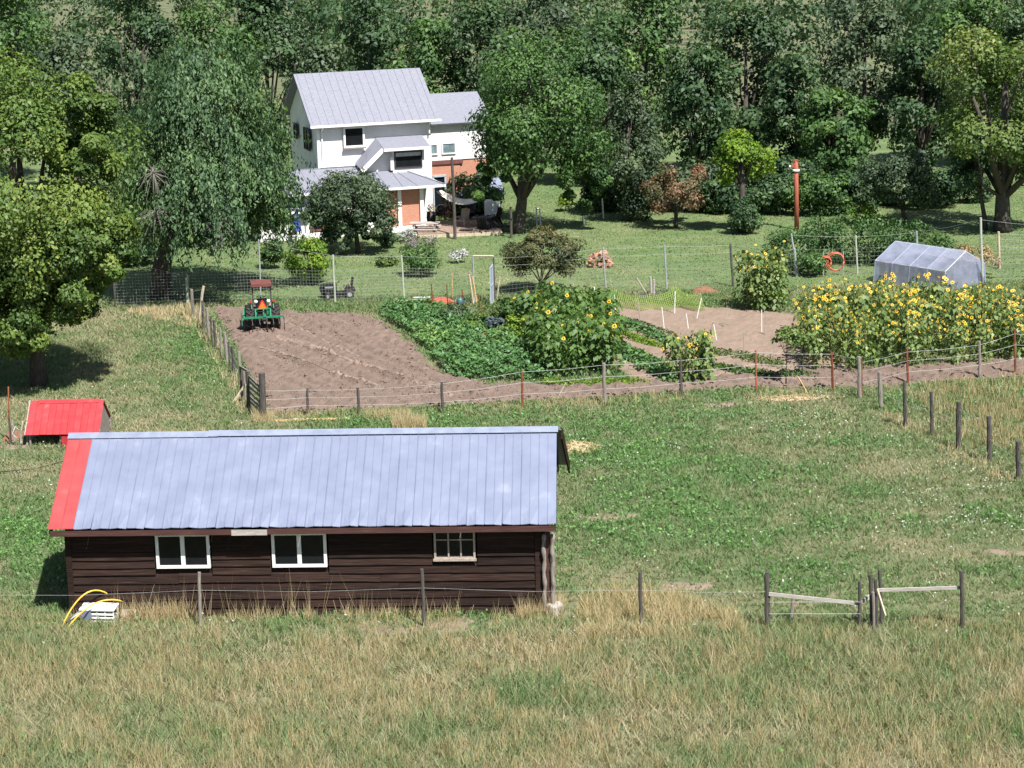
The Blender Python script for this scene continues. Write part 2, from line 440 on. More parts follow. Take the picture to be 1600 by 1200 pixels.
def tree(name, label, cat, base, box, leaf, nleaf, size, ncl=34, seed=1, trunk=0.22, bark='bark', depth=None, group=None,
         frac=0.3, lowcut=-0.75, droop=0.3, lean=None, aspect=0.6, inner=0.45, limb_n=9, h0=None, extra=None, Y=None):
    """base: photo point of the foot; box: (x0, x1, ytop, ybottom) of the crown in the photo, read at the foot's distance"""
    rg = np.random.default_rng(seed)
    b = G(*base) if Y is None else np.array([atY(base[0], 300, Y)[0], Y, 0])
    x0, x1, yt, yb = box
    A = atY(x0, (yt + yb) / 2, b[1]); B = atY(x1, (yt + yb) / 2, b[1])
    zt = atY((x0 + x1) / 2, yt, b[1])[2]; zb = atY((x0 + x1) / 2, yb, b[1])[2]
    c = np.array([(A[0] + B[0]) / 2 - b[0], 0, (zt + zb) / 2]); r = np.array([(B[0] - A[0]) / 2, (depth or (B[0] - A[0]) / 2), (zt - zb) / 2])
    root = thing(name, label, cat, b, 0, group)
    Q, T, cc, cr = crown_geo(rg, c, r, ncl, nleaf, size, frac, lowcut=lowcut, droop=droop, aspect=aspect, inner=inner)
    Qs = [Q]; Ts = [T]
    for e in (extra or []):           # extra lobes: dx, dy, dz as fractions of the radius, scale, share of leaves
        q, t, c2, _ = crown_geo(rg, c + r * np.array(e[:3]), r * e[3], max(5, int(ncl * e[4])), int(nleaf * e[4]), size, frac, lowcut=lowcut, droop=droop, aspect=aspect)
        Qs.append(q); Ts.append(t + (e[5] if len(e) > 5 else 0))
    npmesh('crown', np.concatenate(Qs), 4, leaf, np.concatenate(Ts), root)
    mb = MB()
    lowz = max(0.3, zb)
    hh = h0 if h0 else max(0.35, min(c[2], lowz + 0.25 * (c[2] - lowz)))
    tg = cc[rg.permutation(len(cc))[:limb_n]]
    limbs(rg, mb, trunk, hh, tg, c[2] + 0.3 * r[2], lean or (c[0] * .8, 0))
    mb.build('trunk', bark, root, True)
    return root

# ------------------------------------------------------------------ ground
mat('ground_earth', (0.09, 0.115, 0.052), (0.155, 0.15, 0.085), rough=0.95, scale=0.35, bump=0.7, bscale=9, c3=(0.21, 0.165, 0.105), contrast=(0.38, 0.62), detail=10)
mat('lawn_turf', (0.095, 0.14, 0.052), (0.135, 0.175, 0.072), rough=0.95, scale=0.5, bump=0.7, bscale=7, c3=(0.2, 0.185, 0.095), contrast=(0.42, 0.64), detail=10)
mat('soil_pink', (0.182, 0.134, 0.108), (0.146, 0.105, 0.083), rough=0.95, scale=2.6, bump=1.0, bscale=14, c3=(0.10, 0.067, 0.054), detail=10)
mat('soil_tan', (0.245, 0.182, 0.138), (0.20, 0.148, 0.112), rough=0.95, scale=1.2, bump=0.7, bscale=9, detail=10)
mat('soil_dry', (0.255, 0.188, 0.152), (0.20, 0.145, 0.115), rough=0.95, scale=3, bump=0.8, bscale=12, detail=10)
mat('dirt_track', (0.24, 0.185, 0.14), (0.17, 0.14, 0.095), rough=0.95, scale=0.9, bump=0.6, bscale=8, detail=10)

def gridmesh(name, poly, step, zf, material, edge=0.35, z0=0.0, seed=5, rim=True):
    P = np.array(poly)
    x0, y0 = P.min(0) - 1; x1, y1 = P.max(0) + 1
    xs = np.arange(x0, x1, step); ys = np.arange(y0, y1, step)
    X, Y = np.meshgrid(xs, ys)
    wx = X + edge * 2 * (fbm(X * 1.1, Y * 1.1, seed) - 0.5); wy = Y + edge * 2 * (fbm(X * 1.1, Y * 1.1, seed + 9) - 0.5)
    ins = inpoly(wx, wy, poly)
    lev = np.zeros(X.shape); er = ins.copy()
    for _ in range(5):
        lev += er / 5.0
        e2 = er.copy(); e2[1:] &= er[:-1]; e2[:-1] &= er[1:]; e2[:, 1:] &= er[:, :-1]; e2[:, :-1] &= er[:, 1:]; er = e2
    if not rim: lev = np.ones(X.shape)
    Z = (zf(X, Y) + z0) * lev - 0.03 * (1 - lev) * (z0 > 0.01) + 0.006 * (z0 < 0.01) * (1 - lev)
    nx = len(xs); ny = len(ys)
    cell = ins[:-1, :-1] & ins[1:, :-1] & ins[:-1, 1:] & ins[1:, 1:]
    J, I = np.nonzero(cell)
    a = J * nx + I
    F = np.stack([a, a + 1, a + nx + 1, a + nx], 1)
    used, inv = np.unique(F, return_inverse=True)
    V = np.stack([X.ravel()[used], Y.ravel()[used], Z.ravel()[used]], 1)
    me = bpy.data.meshes.new(name)
    me.from_pydata(V.tolist(), [], inv.reshape(-1, 4).tolist())
    me.materials.append(MATS[material])
    me.polygons.foreach_set('use_smooth', np.ones(len(F), bool))
    me.update()
    o = bpy.data.objects.new(name, me); col.objects.link(o)
    return tag(o, kind='structure')

mb = MB(); mb.add([(-900, -150, 0), (900, -150, 0), (900, 2500, 0), (-900, 2500, 0)], [(0, 1, 2, 3)])
tag(mb.build('ground', 'ground_earth'), kind='structure')
LAWN = [(-60, 106.6), (24.6, 106.9), (60, 104), (60, 175), (-60, 175)]
gridmesh('lawn', LAWN, 1.0, lambda X, Y: 0 * X, 'lawn_turf', 0.5, 0.006)

PLOT = gpoly([(330, 478), (440, 487), (560, 492), (600, 505), (640, 535), (690, 585), (760, 600), (870, 602), (1000, 596), (1110, 588), (1250, 578), (1420, 572), (1620, 562), (1620, 588),
              (1343, 606), (1200, 606), (1064, 612), (944, 620), (816, 626), (690, 636), (560, 640), (425, 645), (392, 590), (366, 540), (346, 505)])
BED = gpoly([(925, 478), (960, 472), (1060, 478), (1140, 482), (1250, 492), (1290, 520), (1330, 575), (1250, 580), (1110, 590), (1000, 600), (940, 560), (930, 520)])
def soilz(X, Y):
    a = R(28)
    s_ = X * math.cos(a) + Y * math.sin(a) + 0.8 * (fbm(X * .3, Y * .3, 3) - .5)
    fur = 0.055 * np.sin(s_ * 2 * math.pi / 0.8)
    track = 0.05 * np.exp(-((np.mod(s_ + 0.4, 3.4) - 1.2) / 0.2) ** 2)
    bm = 0
    for (p_, q_) in ((G(430, 528), G(700, 622)), (G(405, 548), G(590, 612))):
        d_ = (q_ - p_)[:2]; L_ = np.linalg.norm(d_); d_ = d_ / L_
        al = (X - p_[0]) * d_[0] + (Y - p_[1]) * d_[1]; ac = (X - p_[0]) * d_[1] - (Y - p_[1]) * d_[0]
        bm = bm + .15 * np.exp(-(ac / .17) ** 2) * (al > 0) * (al < L_)
    return bm + fur - track + 0.05 * (fbm(X * 1.7, Y * 1.7, 1) - 0.5) + 0.2 * (vnoise(X * 5.5, Y * 5.5, 2) - .5) * np.clip(vnoise(X * 1.2, Y * 1.2, 8) * 2 - .3, .2, 1)
gridmesh('tilled_soil', PLOT, 0.085, soilz, 'soil_pink', 0.45, 0.115)
def bedz(X, Y):
    a = R(37)
    s_ = X * math.cos(a) + Y * math.sin(a)
    return 0.05 * np.sin(s_ * 2 * math.pi / 0.95) + 0.07 * (fbm(X * 2, Y * 2, 4) - .5) + 0.05 * (vnoise(X * 7, Y * 7, 6) - .5)
gridmesh('garden_bed', BED, 0.09, bedz, 'soil_tan', 0.4, 0.065)
def strip(p, q, wd):
    A = G(*p)[:2]; B = G(*q)[:2]; d = (B - A) / np.linalg.norm(B - A); n_ = np.array([-d[1], d[0]]) * wd / 2
    return [tuple(A - n_), tuple(B - n_), tuple(B + n_), tuple(A + n_)]
for p_, q_, w_ in (((432, 530), (705, 622), .30), ((408, 548), (592, 612), .26), ((430, 498), (560, 560), .16)):
    gridmesh('tyre_track', strip(p_, q_, w_), 0.05, lambda X, Y: soilz(X, Y) + .012, 'soil_dry', 0.12, 0.118, 5, False)
TRACK = gpoly([(470, 984), (560, 973), (660, 966), (740, 967), (800, 978), (760, 990), (620, 994)])
gridmesh('dirt_track', TRACK, 0.15, lambda X, Y: 0.05 * (fbm(X * 2, Y * 2, 4) - .5), 'dirt_track', 1.1, 0.03)
PATCHES = [gpoly([(1020, 908), (1060, 903), (1120, 905), (1130, 918), (1085, 926), (1030, 922)]),
           gpoly([(1490, 860), (1560, 852), (1620, 856), (1620, 872), (1540, 868)]),
           gpoly([(900, 806), (990, 800), (1010, 806), (960, 815), (905, 816)]),
           gpoly([(1070, 632), (1180, 622), (1200, 628), (1120, 637)]),
           gpoly([(0, 668), (45, 690), (60, 700), (0, 705)])]
for p in PATCHES:
    gridmesh('bare_patch', p, 0.10, lambda X, Y: 0.03 * (fbm(X * 3, Y * 3, 4) - .5), 'soil_tan', 0.55, 0.022)
# clods lying on the tilled soil
rg = np.random.default_rng(3)
P = np.array(PLOT); n = 34000
X = rg.uniform(P[:, 0].min(), P[:, 0].max(), n); Y = rg.uniform(P[:, 1].min(), P[:, 1].max(), n)
k = inpoly(X, Y, PLOT) & (vnoise(X * .8, Y * .8, 31) > .28); X, Y = X[k], Y[k]; n = len(X)
sz = 0.025 + 0.085 * rg.random(n) ** 3
Zc = soilz(X, Y) + 0.105
octa = np.array([[1, 0, 0], [0, 1, 0], [-1, 0, 0], [0, -1, 0], [0, 0, 1]], float)
fi = [(0, 1, 4), (1, 2, 4), (2, 3, 4), (3, 0, 4)]
ang = rg.uniform(0, 6.28, n)
V5 = octa[None] * (sz[:, None, None] * rg.uniform(.6, 1.4, (n, 5, 1)))
ca, sa = np.cos(ang)[:, None], np.sin(ang)[:, None]
V5 = np.stack([V5[..., 0] * ca - V5[..., 1] * sa + X[:, None], V5[..., 0] * sa + V5[..., 1] * ca + Y[:, None], V5[..., 2] * .8 + Zc[:, None]], -1)
tag(npmesh('soil_clods', np.concatenate([V5[:, f, :] for f in fi]), 3, 'soil_pink'), 'brown clods of earth scattered over the tilled plot', 'soil clods', kind='stuff')

# ------------------------------------------------------------------ grass and weeds (nobody could count them)
leafmat('grass_mix', [(0.38, 0.315, 0.205), (0.26, 0.265, 0.14), (0.155, 0.215, 0.088), (0.105, 0.195, 0.066), (0.13, 0.255, 0.07)], 0.25, rough=0.7)
leafmat('weed_leaf', [(0.075, 0.16, 0.055), (0.10, 0.22, 0.065), (0.15, 0.29, 0.08), (0.23, 0.37, 0.10)], 0.25)
leafmat('pale_weed', [(0.24, 0.29, 0.2), (0.36, 0.40, 0.32), (0.5, 0.52, 0.45)], 0.15)
leafmat('straw', [(0.27, 0.235, 0.11), (0.41, 0.33, 0.17), (0.50, 0.41, 0.24), (0.58, 0.50, 0.34)], 0.25, rough=0.7)
BARN_FOOT = [(-13.3, 58.35), (0.9, 57.78), (1.15, 63.4), (-13.05, 64.0)]
def scatter(rg, n, x0, x1, y0, y1, margin=140):
    X = rg.uniform(x0, x1, n); Y = rg.uniform(y0, y1, n)
    px, py, _ = pj(np.stack([X, Y, 0 * X], 1))
    k = (px > -margin) & (px < 1600 + margin) & (py < 1250)
    return X[k], Y[k], px[k], py[k]
def nobarn(X, Y): return ~inpoly(X, Y, BARN_FOOT)
def nosoil(X, Y):
    k = ~(inpoly(X, Y, PLOT) | inpoly(X, Y, BED) | (inpoly(X, Y, TRACK) & (hsh(np.floor(X * 97), np.floor(Y * 97), 6) > .35)))
    for p in PATCHES: k &= ~inpoly(X, Y, p) | (hsh(np.floor(X * 97), np.floor(Y * 97), 5) < .3)
    return k
def blob(px, py, cx, cy, rx, ry):
    return np.exp(-(((px - cx) / rx) ** 2 + ((py - cy) / ry) ** 2))
def blades(rg, X, Y, h, wdt, lean, tint, kb=3, z=0.0):
    """kb narrow triangles per tuft"""
    n = len(X)
    Xr = np.repeat(X, kb) + rg.normal(0, .03, n * kb); Yr = np.repeat(Y, kb) + rg.normal(0, .03, n * kb)
    hr = np.repeat(h, kb) * rg.uniform(.6, 1.2, n * kb); wr = np.repeat(wdt, kb); t = np.repeat(tint, kb) + rg.normal(0, .09, n * kb)
    a = rg.uniform(0, 6.28, n * kb); l = lean * hr * rg.uniform(.2, 1.2, n * kb)
    b = rg.uniform(0, 6.28, n * kb)
    B = np.stack([Xr, Yr, 0 * Xr + z - .01], 1)
    s_ = np.stack([np.cos(b), np.sin(b), 0 * b], 1) * wr[:, None] * .5
    top = B + np.stack([np.cos(a) * l, np.sin(a) * l, hr], 1)
    return np.stack([B - s_, B + s_, top], 1), t
def greenness(X, Y, px, py):
    g = 0.34 + 0.85 * (fbm(X * .33, Y * .33, 41) - .5) + 0.7 * (fbm(X * 1.3, Y * 1.3, 42, 3) - .5)
    g += .42 * blob(px, py, 1120, 848, 250, 32) + .28 * blob(px, py, 1010, 760, 160, 60) + .5 * blob(px, py, 40, 850, 110, 60) + .22 * blob(px, py, 350, 570, 60, 90)
    g += .22 * blob(px, py, 830, 660, 330, 22) + .15 * blob(px, py, 1250, 680, 220, 40)
    g -= .30 * blob(px, py, 230, 655, 200, 28) + .45 * blob(px, py, 240, 490, 90, 18) + .2 * blob(px, py, 100, 740, 140, 28) + .25 * blob(px, py, 1500, 700, 180, 90) + .25 * blob(px, py, 1180, 630, 120, 12)
    g = .5 + (g - .5) * .85
    g -= .18 * blob(px, py, 200, 610, 140, 40) + .30 * blob(px, py, 1540, 860, 120, 18) + .22 * blob(px, py, 40, 640, 60, 40)
    return g
rg = np.random.default_rng(11)
X, Y, px, py = scatter(rg, 760000, -29, 29, 44, 107)
k = nobarn(X, Y) & nosoil(X, Y); X, Y, px, py = X[k], Y[k], px[k], py[k]
g = greenness(X, Y, px, py)
dens = 0.58 + 0.5 * np.clip(g, 0, 1)
dens *= .45 + .9 * vnoise(X * 3.1, Y * 3.1, 19)
dens *= np.clip((72 / Y) ** 1.2, .35, 1)
k = rg.random(len(X)) < dens * .8; X, Y, g, px, py = X[k], Y[k], g[k], px[k], py[k]
h = rg.uniform(.05, .19, len(X)) * (1 + .5 * np.clip(g, 0, 1)); wd = rg.uniform(.022, .05, len(X)) * (Y / 65)
near = np.clip((py - 955) / 60, 0, 1)
V, T = blades(rg, X, Y, h * (1 + near), wd, 1.1, np.clip(g * .85 + .17 - .2 * near + rg.normal(0, .1, len(g)), 0.02, 1), 3)
tag(npmesh('pasture_grass', V, 3, 'grass_mix', T), 'short patchy green and dry grass covering the pasture', 'grass', kind='stuff')
print('pasture tris', len(V))
# broad-leaved weeds: small flat leaves close to the ground
X, Y, px, py = scatter(rg, 300000, -29, 29, 45, 107)
k = nobarn(X, Y) & nosoil(X, Y); X, Y, px, py = X[k], Y[k], px[k], py[k]
g = greenness(X, Y, px, py) + .5 * (fbm(X * .8, Y * .8, 77, 3) - .5)
near = np.clip((py - 940) / 40, 0, 1)
k = rg.random(len(X)) < np.clip((g - .34) * 1.7, 0, .85) * (1 - .85 * near) * np.clip((75 / Y) ** 1.2, .4, 1); X, Y, g = X[k], Y[k], g[k]
C = np.stack([X, Y, rg.uniform(.03, .2, len(X)) * (0.6 + g)], 1)
Nn = unit(rg.normal(size=(len(X), 3)) * .5 + np.array([0, -.1, 1]))
tag(npmesh('broadleaf_weeds', leafquads(rg, C, Nn, .10, .65), 4, 'weed_leaf', rg.normal(.4, .2, len(X)) + .3 * (g - .5)), 'bright green broad leaved weeds growing low in the pasture', 'weeds', kind='stuff')
print('weeds', len(X))
# pale flowering weeds
X, Y, px, py = scatter(rg, 200000, -24, 26, 55, 95)
k = nobarn(X, Y) & nosoil(X, Y); X, Y, px, py = X[k], Y[k], px[k], py[k]
d = .9 * blob(px, py, 1500, 800, 90, 38) + .5 * blob(px, py, 1040, 700, 50, 14) + .45 * blob(px, py, 1240, 665, 120, 25) + .5 * blob(px, py, 1540, 740, 50, 30) + .3 * blob(px, py, 1410, 690, 80, 20) + .35 * blob(px, py, 1430, 770, 40, 8) + .4 * blob(px, py, 60, 690, 60, 20) + .3 * blob(px, py, 950, 730, 80, 30) + .07
d = d * np.clip((fbm(X * 1.2, Y * 1.2, 55, 3) - .42) * 6, 0, 1)
k = rg.random(len(X)) < d * .5; X, Y = X[k], Y[k]
C = np.stack([X, Y, rg.uniform(.08, .22, len(X))], 1)
tag(npmesh('pale_weeds', leafquads(rg, C, unit(rg.normal(size=(len(X), 3)) * .6 + np.array([0, -.2, 1])), .07, .6), 4, 'pale_weed', rg.normal(.5, .25, len(X))), 'whitish flowering weeds spread in drifts over the pasture', 'weeds', kind='stuff')
# lawn beyond the deer fence
X, Y, px, py = scatter(rg, 150000, -30, 40, 106, 150, 60)
g = .5 + 1.1 * (fbm(X * .35, Y * .35, 61) - .5) + .25 * blob(px, py, 1100, 408, 110, 12) - .25 * blob(px, py, 900, 430, 200, 20)
k = rg.random(len(X)) < .6; X, Y, g = X[k], Y[k], g[k]
V, T = blades(rg, X, Y, rg.uniform(.05, .10, len(X)), rg.uniform(.06, .10, len(X)), 1.3, g, 2)
tag(npmesh('lawn_grass', V, 3, 'grass_mix', T), 'green lawn grass around the house and under the orchard trees', 'grass', kind='stuff')
# tall dry grass
def dry(n, poly, hmin, hmax, tmean=.5, wd=.018, lean=.45, clump=0.0, seed=0, kb=4):
    r2 = np.random.default_rng(seed)
    Pq = np.array(poly)
    X = r2.uniform(Pq[:, 0].min(), Pq[:, 0].max(), n); Y = r2.uniform(Pq[:, 1].min(), Pq[:, 1].max(), n)
    k = inpoly(X, Y, poly) & nobarn(X, Y)
    if clump: k &= fbm(X * .9, Y * .9, 90 + seed, 3) > clump
    X, Y = X[k], Y[k]
    return blades(r2, X, Y, r2.uniform(hmin, hmax, len(X)), np.full(len(X), wd), lean, r2.normal(tmean, .2, len(X)), kb)
D = [dry(3600, gpoly([(-20, 938), (100, 968), (845, 950), (880, 950), (880, 988), (-20, 1000)]), .12, .34, .45, seed=1, clump=.44),
     dry(1000, gpoly([(100, 968), (500, 959), (845, 950), (845, 960), (500, 972), (100, 978)]), .25, .62, .6, seed=2, clump=.42, kb=3),
     dry(210, gpoly([(170, 962), (845, 950), (845, 958), (500, 970), (170, 974)]), .8, 1.45, .5, seed=21, kb=2, wd=.014, lean=.35),
     dry(420, gpoly([(190, 962), (300, 960), (300, 970), (190, 972)]), .4, .8, .6, seed=3, kb=3),
     dry(2300, gpoly([(905, 945), (960, 925), (1060, 933), (1150, 960), (1170, 1000), (900, 1000)]), .25, .6, .5, seed=4, clump=.38, lean=.8),
     dry(420, gpoly([(812, 948), (880, 945), (880, 965), (812, 968)]), .3, .75, .65, seed=5),
     dry(330, gpoly([(615, 664), (665, 664), (665, 672), (615, 672)]), .4, .8, .75, seed=6),
     dry(330, gpoly([(570, 648), (640, 645), (645, 655), (570, 656)]), .2, .5, .6, seed=7),
     dry(1500, gpoly([(292, 478), (318, 478), (352, 540), (372, 600), (398, 655), (380, 655), (352, 600), (318, 540)]), .25, .7, .7, seed=8, wd=.03, clump=.38),
     dry(1600, gpoly([(195, 488), (300, 476), (310, 490), (320, 520), (240, 500)]), .15, .4, .75, seed=9, wd=.04, clump=.35),
     dry(3300, gpoly([(1350, 612), (1640, 582), (1640, 720), (1530, 705), (1440, 660)]), .2, .6, .42, seed=10, wd=.025, clump=.42),
     dry(1500, gpoly([(420, 646), (700, 640), (950, 622), (1180, 612), (1300, 612), (1300, 622), (950, 636), (700, 650), (420, 656)]), .12, .4, .5, seed=12, clump=.45, wd=.025),
     dry(14000, gpoly([(-60, 996), (1660, 1004), (1660, 1230), (-60, 1230)]), .2, .6, .45, seed=13, clump=.42),
     dry(2600, gpoly([(880, 985), (1660, 960), (1660, 1008), (880, 1000)]), .12, .35, .3, seed=14, clump=.48),
     dry(250, gpoly([(395, 650), (425, 650), (425, 660), (395, 662)]), .25, .6, .7, seed=15),
     dry(900, gpoly([(1350, 640), (1400, 650), (1480, 690), (1590, 755), (1560, 755), (1440, 690)]), .15, .5, .6, seed=16, wd=.025, clump=.4)]
tag(npmesh('dry_grass', np.concatenate([d[0] for d in D]), 3, 'straw', np.concatenate([d[1] for d in D])), 'tall golden dry grass along the barn foot, the fences and the near slope', 'grass', kind='stuff')
# green seedy weeds mixed into the rough paddock on the right and along the deer fence foot
X, Y, px, py = scatter(rg, 60000, -20, 30, 62, 108)
k = inpoly(X, Y, gpoly([(1350, 616), (1640, 588), (1640, 760), (1530, 720)])) | inpoly(X, Y, gpoly([(420, 488), (600, 488), (800, 478), (1160, 470), (1160, 452), (800, 462), (420, 472)]))
X, Y = X[k], Y[k]
V, T = blades(rg, X, Y, rg.uniform(.1, .3, len(X)), np.full(len(X), .05), .9, rg.normal(.6, .2, len(X)), 3)
tag(npmesh('rough_grass', V, 3, 'grass_mix', T), 'rough knee high green grass in the side paddock and along the garden netting', 'grass', kind='stuff')

# ------------------------------------------------------------------ the barn
def hbar(mb, x0, x1, y, z, d, h): mb.b2((x0, y, z), (x1, y + d, z + h))
BX0, BX1, BY, BD = -13.15, 0.86, 58.42, 5.5
barn = thing('barn', 'long dark brown plank barn under a pale metal roof with one red end', 'barn', (BX0, BY, -0.02))
barn.rotation_euler = (0, 0, R(-2.35))
L = BX1 - BX0
EZ, RZ, RY = 2.90, 4.90, 2.66                     # eave height, ridge height, ridge distance behind the front wall
EY = -0.50
RX0, RX1 = -0.33, L + 0.36
wins = [(2.66, 4.24, 1.52, 2.58, 'big'), (6.06, 7.66, 1.52, 2.58, 'big'), (10.79, 11.99, 1.72, 2.58, 'small')]
mb = MB()                                           # inner dark framing behind the boards
mb.b2((0.05, .06, 0), (2.60, .12, 2.62)); mb.b2((4.30, .06, 0), (6.0, .12, 2.62)); mb.b2((7.72, .06, 0), (10.73, .12, 2.62)); mb.b2((12.05, .06, 0), (L - .05, .12, 2.62))
for a, b_, z, z2, k in wins: mb.b2((a - .06, .06, 0), (b_ + .06, .12, z - .05)); mb.b2((a - .06, .06, z2), (b_ + .06, .12, 2.62))
mb.b2((0.05, BD - .1, 0), (L - .05, BD, 2.62)); mb.b2((0, .12, 0), (.08, BD - .1, 2.62)); mb.b2((L - .08, .12, 0), (L, BD - .1, 2.62))
for x in (0.0, L - .08): mb.poly([(x, .0, 2.62), (x, RY, RZ - .12), (x, BD, 2.62)], None); mb.poly([(x + .08, BD, 2.62), (x + .08, RY, RZ - .12), (x + .08, 0, 2.62)], None)
mb.build('wall', 'dark_wood', barn)
rb = random.Random(21)
z = 0.06; row = 0
while z < 2.5:
    h = rb.uniform(.225, .27)
    if z + h > 2.60: h = 2.60 - z
    segs = [(0.17, L - 0.30)]
    for a, b_, z0, z1, kk in wins:
        if z + h > z0 - .03 and z < z1 + .03:
            ns = []
            for s0, s1 in segs:
                if b_ + .03 < s0 or a - .03 > s1: ns.append((s0, s1)); continue
                if a - .05 > s0: ns.append((s0, a - .05))
                if b_ + .05 < s1: ns.append((b_ + .05, s1))
            segs = ns
    out = []
    for s0, s1 in segs:
        while s1 - s0 > 5.2:
            c = s0 + rb.uniform(2.4, 4.2); out.append((s0, c - .004)); s0 = c + .004
        out.append((s0, s1))
    for s0, s1 in out:
        mb = MB(); dz = rb.uniform(-.012, .012); t = rb.uniform(-.003, .003); o = rb.uniform(0, .008)
        zz = z + dz; c0 = (s0 + s1) / 2
        # lapped board: foot stands proud, head tucks under the one above
        k = max(2, int((s1 - s0) / .9)); P = []
        for i in range(k + 1):
            x = s0 + (s1 - s0) * i / k; j = rb.uniform(-.012, .012); jo = rb.uniform(0, .012)
            P += [(x, .055, zz + j), (x, -.022 - o - jo, zz + j), (x, .012, zz + h - .010), (x, .055, zz + h + .02)]
        for i in range(k):
            a_ = i * 4; mb.add(P[a_:a_ + 8], [(0, 4, 5, 1), (1, 5, 6, 2), (2, 6, 7, 3), (3, 7, 4, 0)] + ([(0, 1, 2, 3)] if i == 0 else []) + ([(7, 6, 5, 4)] if i == k - 1 else []))
        mb.build('board', 'dark_wood', barn)
    z += h; row += 1
for x0, x1 in ((0.0, .17), (L - .29, L - .10)):
    MB().b2((x0, -.045, 0.0), (x1, .055, 2.60)).build('corner_board', 'dark_wood', barn)
for a, b_, z0, z1, kind in wins:
    f = MB(); fw_ = .085 if kind == 'big' else .06
    f.b2((a, -.05, z0), (b_, .07, z0 + fw_)); f.b2((a, -.05, z1 - fw_), (b_, .07, z1))
    f.b2((a, -.05, z0 + fw_), (a + fw_, .07, z1 - fw_)); f.b2((b_ - fw_, -.05, z0 + fw_), (b_, .07, z1 - fw_))
    n = 2 if kind == 'big' else 3
    iw = (b_ - a - 2 * fw_)
    for i in range(1, n):
        x = a + fw_ + iw * i / n; t = .06 if kind == 'big' else .022
        f.b2((x - t, -.04, z0 + fw_), (x + t, .06, z1 - fw_))
    win = f.build('window', 'white_paint' if kind == 'big' else 'old_white_paint', barn)
    if kind == 'small':
        tag(win, 'small six pane barn window with worn frame')
        q = MB(); q.b2((a - .03, -.09, z0 - .05), (b_ + .03, -.052, z0 + .02)); q.build('sill', 'old_white_paint', win)
        q = MB(); zz = z0 + .58; q.b2((a + fw_, -.03, zz - .015), (b_ - fw_, .05, zz + .015)); q.build('glazing_bar', 'old_white_paint', win)
    for i in range(n):
        x0 = a + fw_ + iw * i / n; x1 = a + fw_ + iw * (i + 1) / n
        MB().b2((x0 + .01, .0, z0 + fw_), (x1 - .01, .012, z1 - fw_)).build('pane', 'glass', win)
MB().lathe([(.045, 0), (.05, .1), (.03, .14), (.03, .17)], (7.15, .16, 1.54), n=8).build('jar', 'pale_glass', barn)
MB().b2((11.6, .14, 1.66), (11.85, .24, 1.74)).build('tray', 'old_white_paint', barn)
MB().b2((10.95, .14, 1.66), (11.1, .24, 1.76)).build('tin', 'steel', barn)
# fascia with one bleached length
FY = EY + .03
def fascia(x0, x1, m, dz=0.0, h=.17):
    return MB().b2((x0, FY, EZ - .24 + dz), (x1, FY + .035, EZ - .24 + dz + h)).build('fascia_board', m, barn)
fascia(RX0 + .04, 4.98, 'fascia_wood', 0.0)
tag(fascia(4.985, 6.02, 'bleached_wood', -.02, .17), 'bleached grey length of fascia board')
fascia(6.025, RX1 - .03, 'fascia_wood', .005, .18)
q = MB(); q.bar((RX0 + .03, FY + .05, EZ - .17), (RX0 + .03, RY, RZ - .19), .05, .16); q.bar((RX1 - .05, FY + .05, EZ - .17), (RX1 - .05, RY, RZ - .19), .05, .16)
q.bar((RX0 + .03, RY, RZ - .19), (RX0 + .03, 2 * RY - EY, EZ - .17), .05, .16); q.bar((RX1 - .05, RY, RZ - .19), (RX1 - .05, 2 * RY - EY, EZ - .17), .05, .16)
tag(q.build('barge_board', 'dark_wood', barn), kind='stuff')
# soffit rafters
q = MB()
for i in range(15):
    x = .5 + i * (L - 1) / 14
    q.bar((x, FY + .05, EZ - .12), (x, RY, RZ - .12), .06, .12)
tag(q.build('rafter', 'dark_wood', barn), kind='stuff')
# roof sheets: slope frame
SL = math.hypot(RY - EY, RZ - EZ); ca_, sa_ = (RY - EY) / SL, (RZ - EZ) / SL
def sheet_mesh(wd, ribs, wave=0.0, seed=0):
    r_ = random.Random(seed); prof = []
    xs = [0]; 
    for i in range(ribs + 1):
        c = wd * i / ribs; hgt = .020 if i in (0, ribs) else .010
        prof += [(c - .018, 0), (c - .007, hgt), (c + .007, hgt), (c + .018, 0)]
    prof = prof[1:-2] if True else prof
    vs = []; fs = []; ns = 7
    for j in range(ns):
        s_ = SL * j / (ns - 1)
        for x, h_ in prof:
            hh = h_ + (r_.uniform(-.0025, .0025) if 0 < j < ns - 1 else 0) + (wave * math.sin(x * 9 + seed) * .5 if j == 0 else 0)
            vs.append((x, EY + s_ * ca_ - hh * sa_, EZ + s_ * sa_ + hh * ca_))
    k = len(prof)
    for j in range(ns - 1):
        for i in range(k - 1): fs.append((j * k + i, j * k + i + 1, (j + 1) * k + i + 1, (j + 1) * k + i))
    b_ = MB(); b_.add(vs, fs)
    n0 = len(b_.v); b_.v += [(x, y + .02 * sa_ * 0, z - .012) for x, y, z in vs]; 
    for f in fs: b_.f.append([i + n0 for i in reversed(f)]); b_.mi.append(0)
    return b_
RED = .74
for i in range(2):
    o = sheet_mesh(RED / 2, 1, 0, i).build('roof_sheet', 'brick_red_metal', barn, loc=(RX0 + i * RED / 2, 0, 0.006 * i)); tag(o, 'red roof sheet at the end of the barn')
NS = 27; SW = (RX1 - RX0 - RED) / NS
protos = []
for i in range(NS):
    if i < 5: protos.append(sheet_mesh(SW, 2, .05, 10 + i).build('roof_sheet', 'galvanised', barn)); o = protos[-1]
    else:
        o = protos[rb.randrange(5)].copy(); col.objects.link(o)
    o.location = (RX0 + RED + i * SW, 0, rb.uniform(-.002, .004))
q = MB()
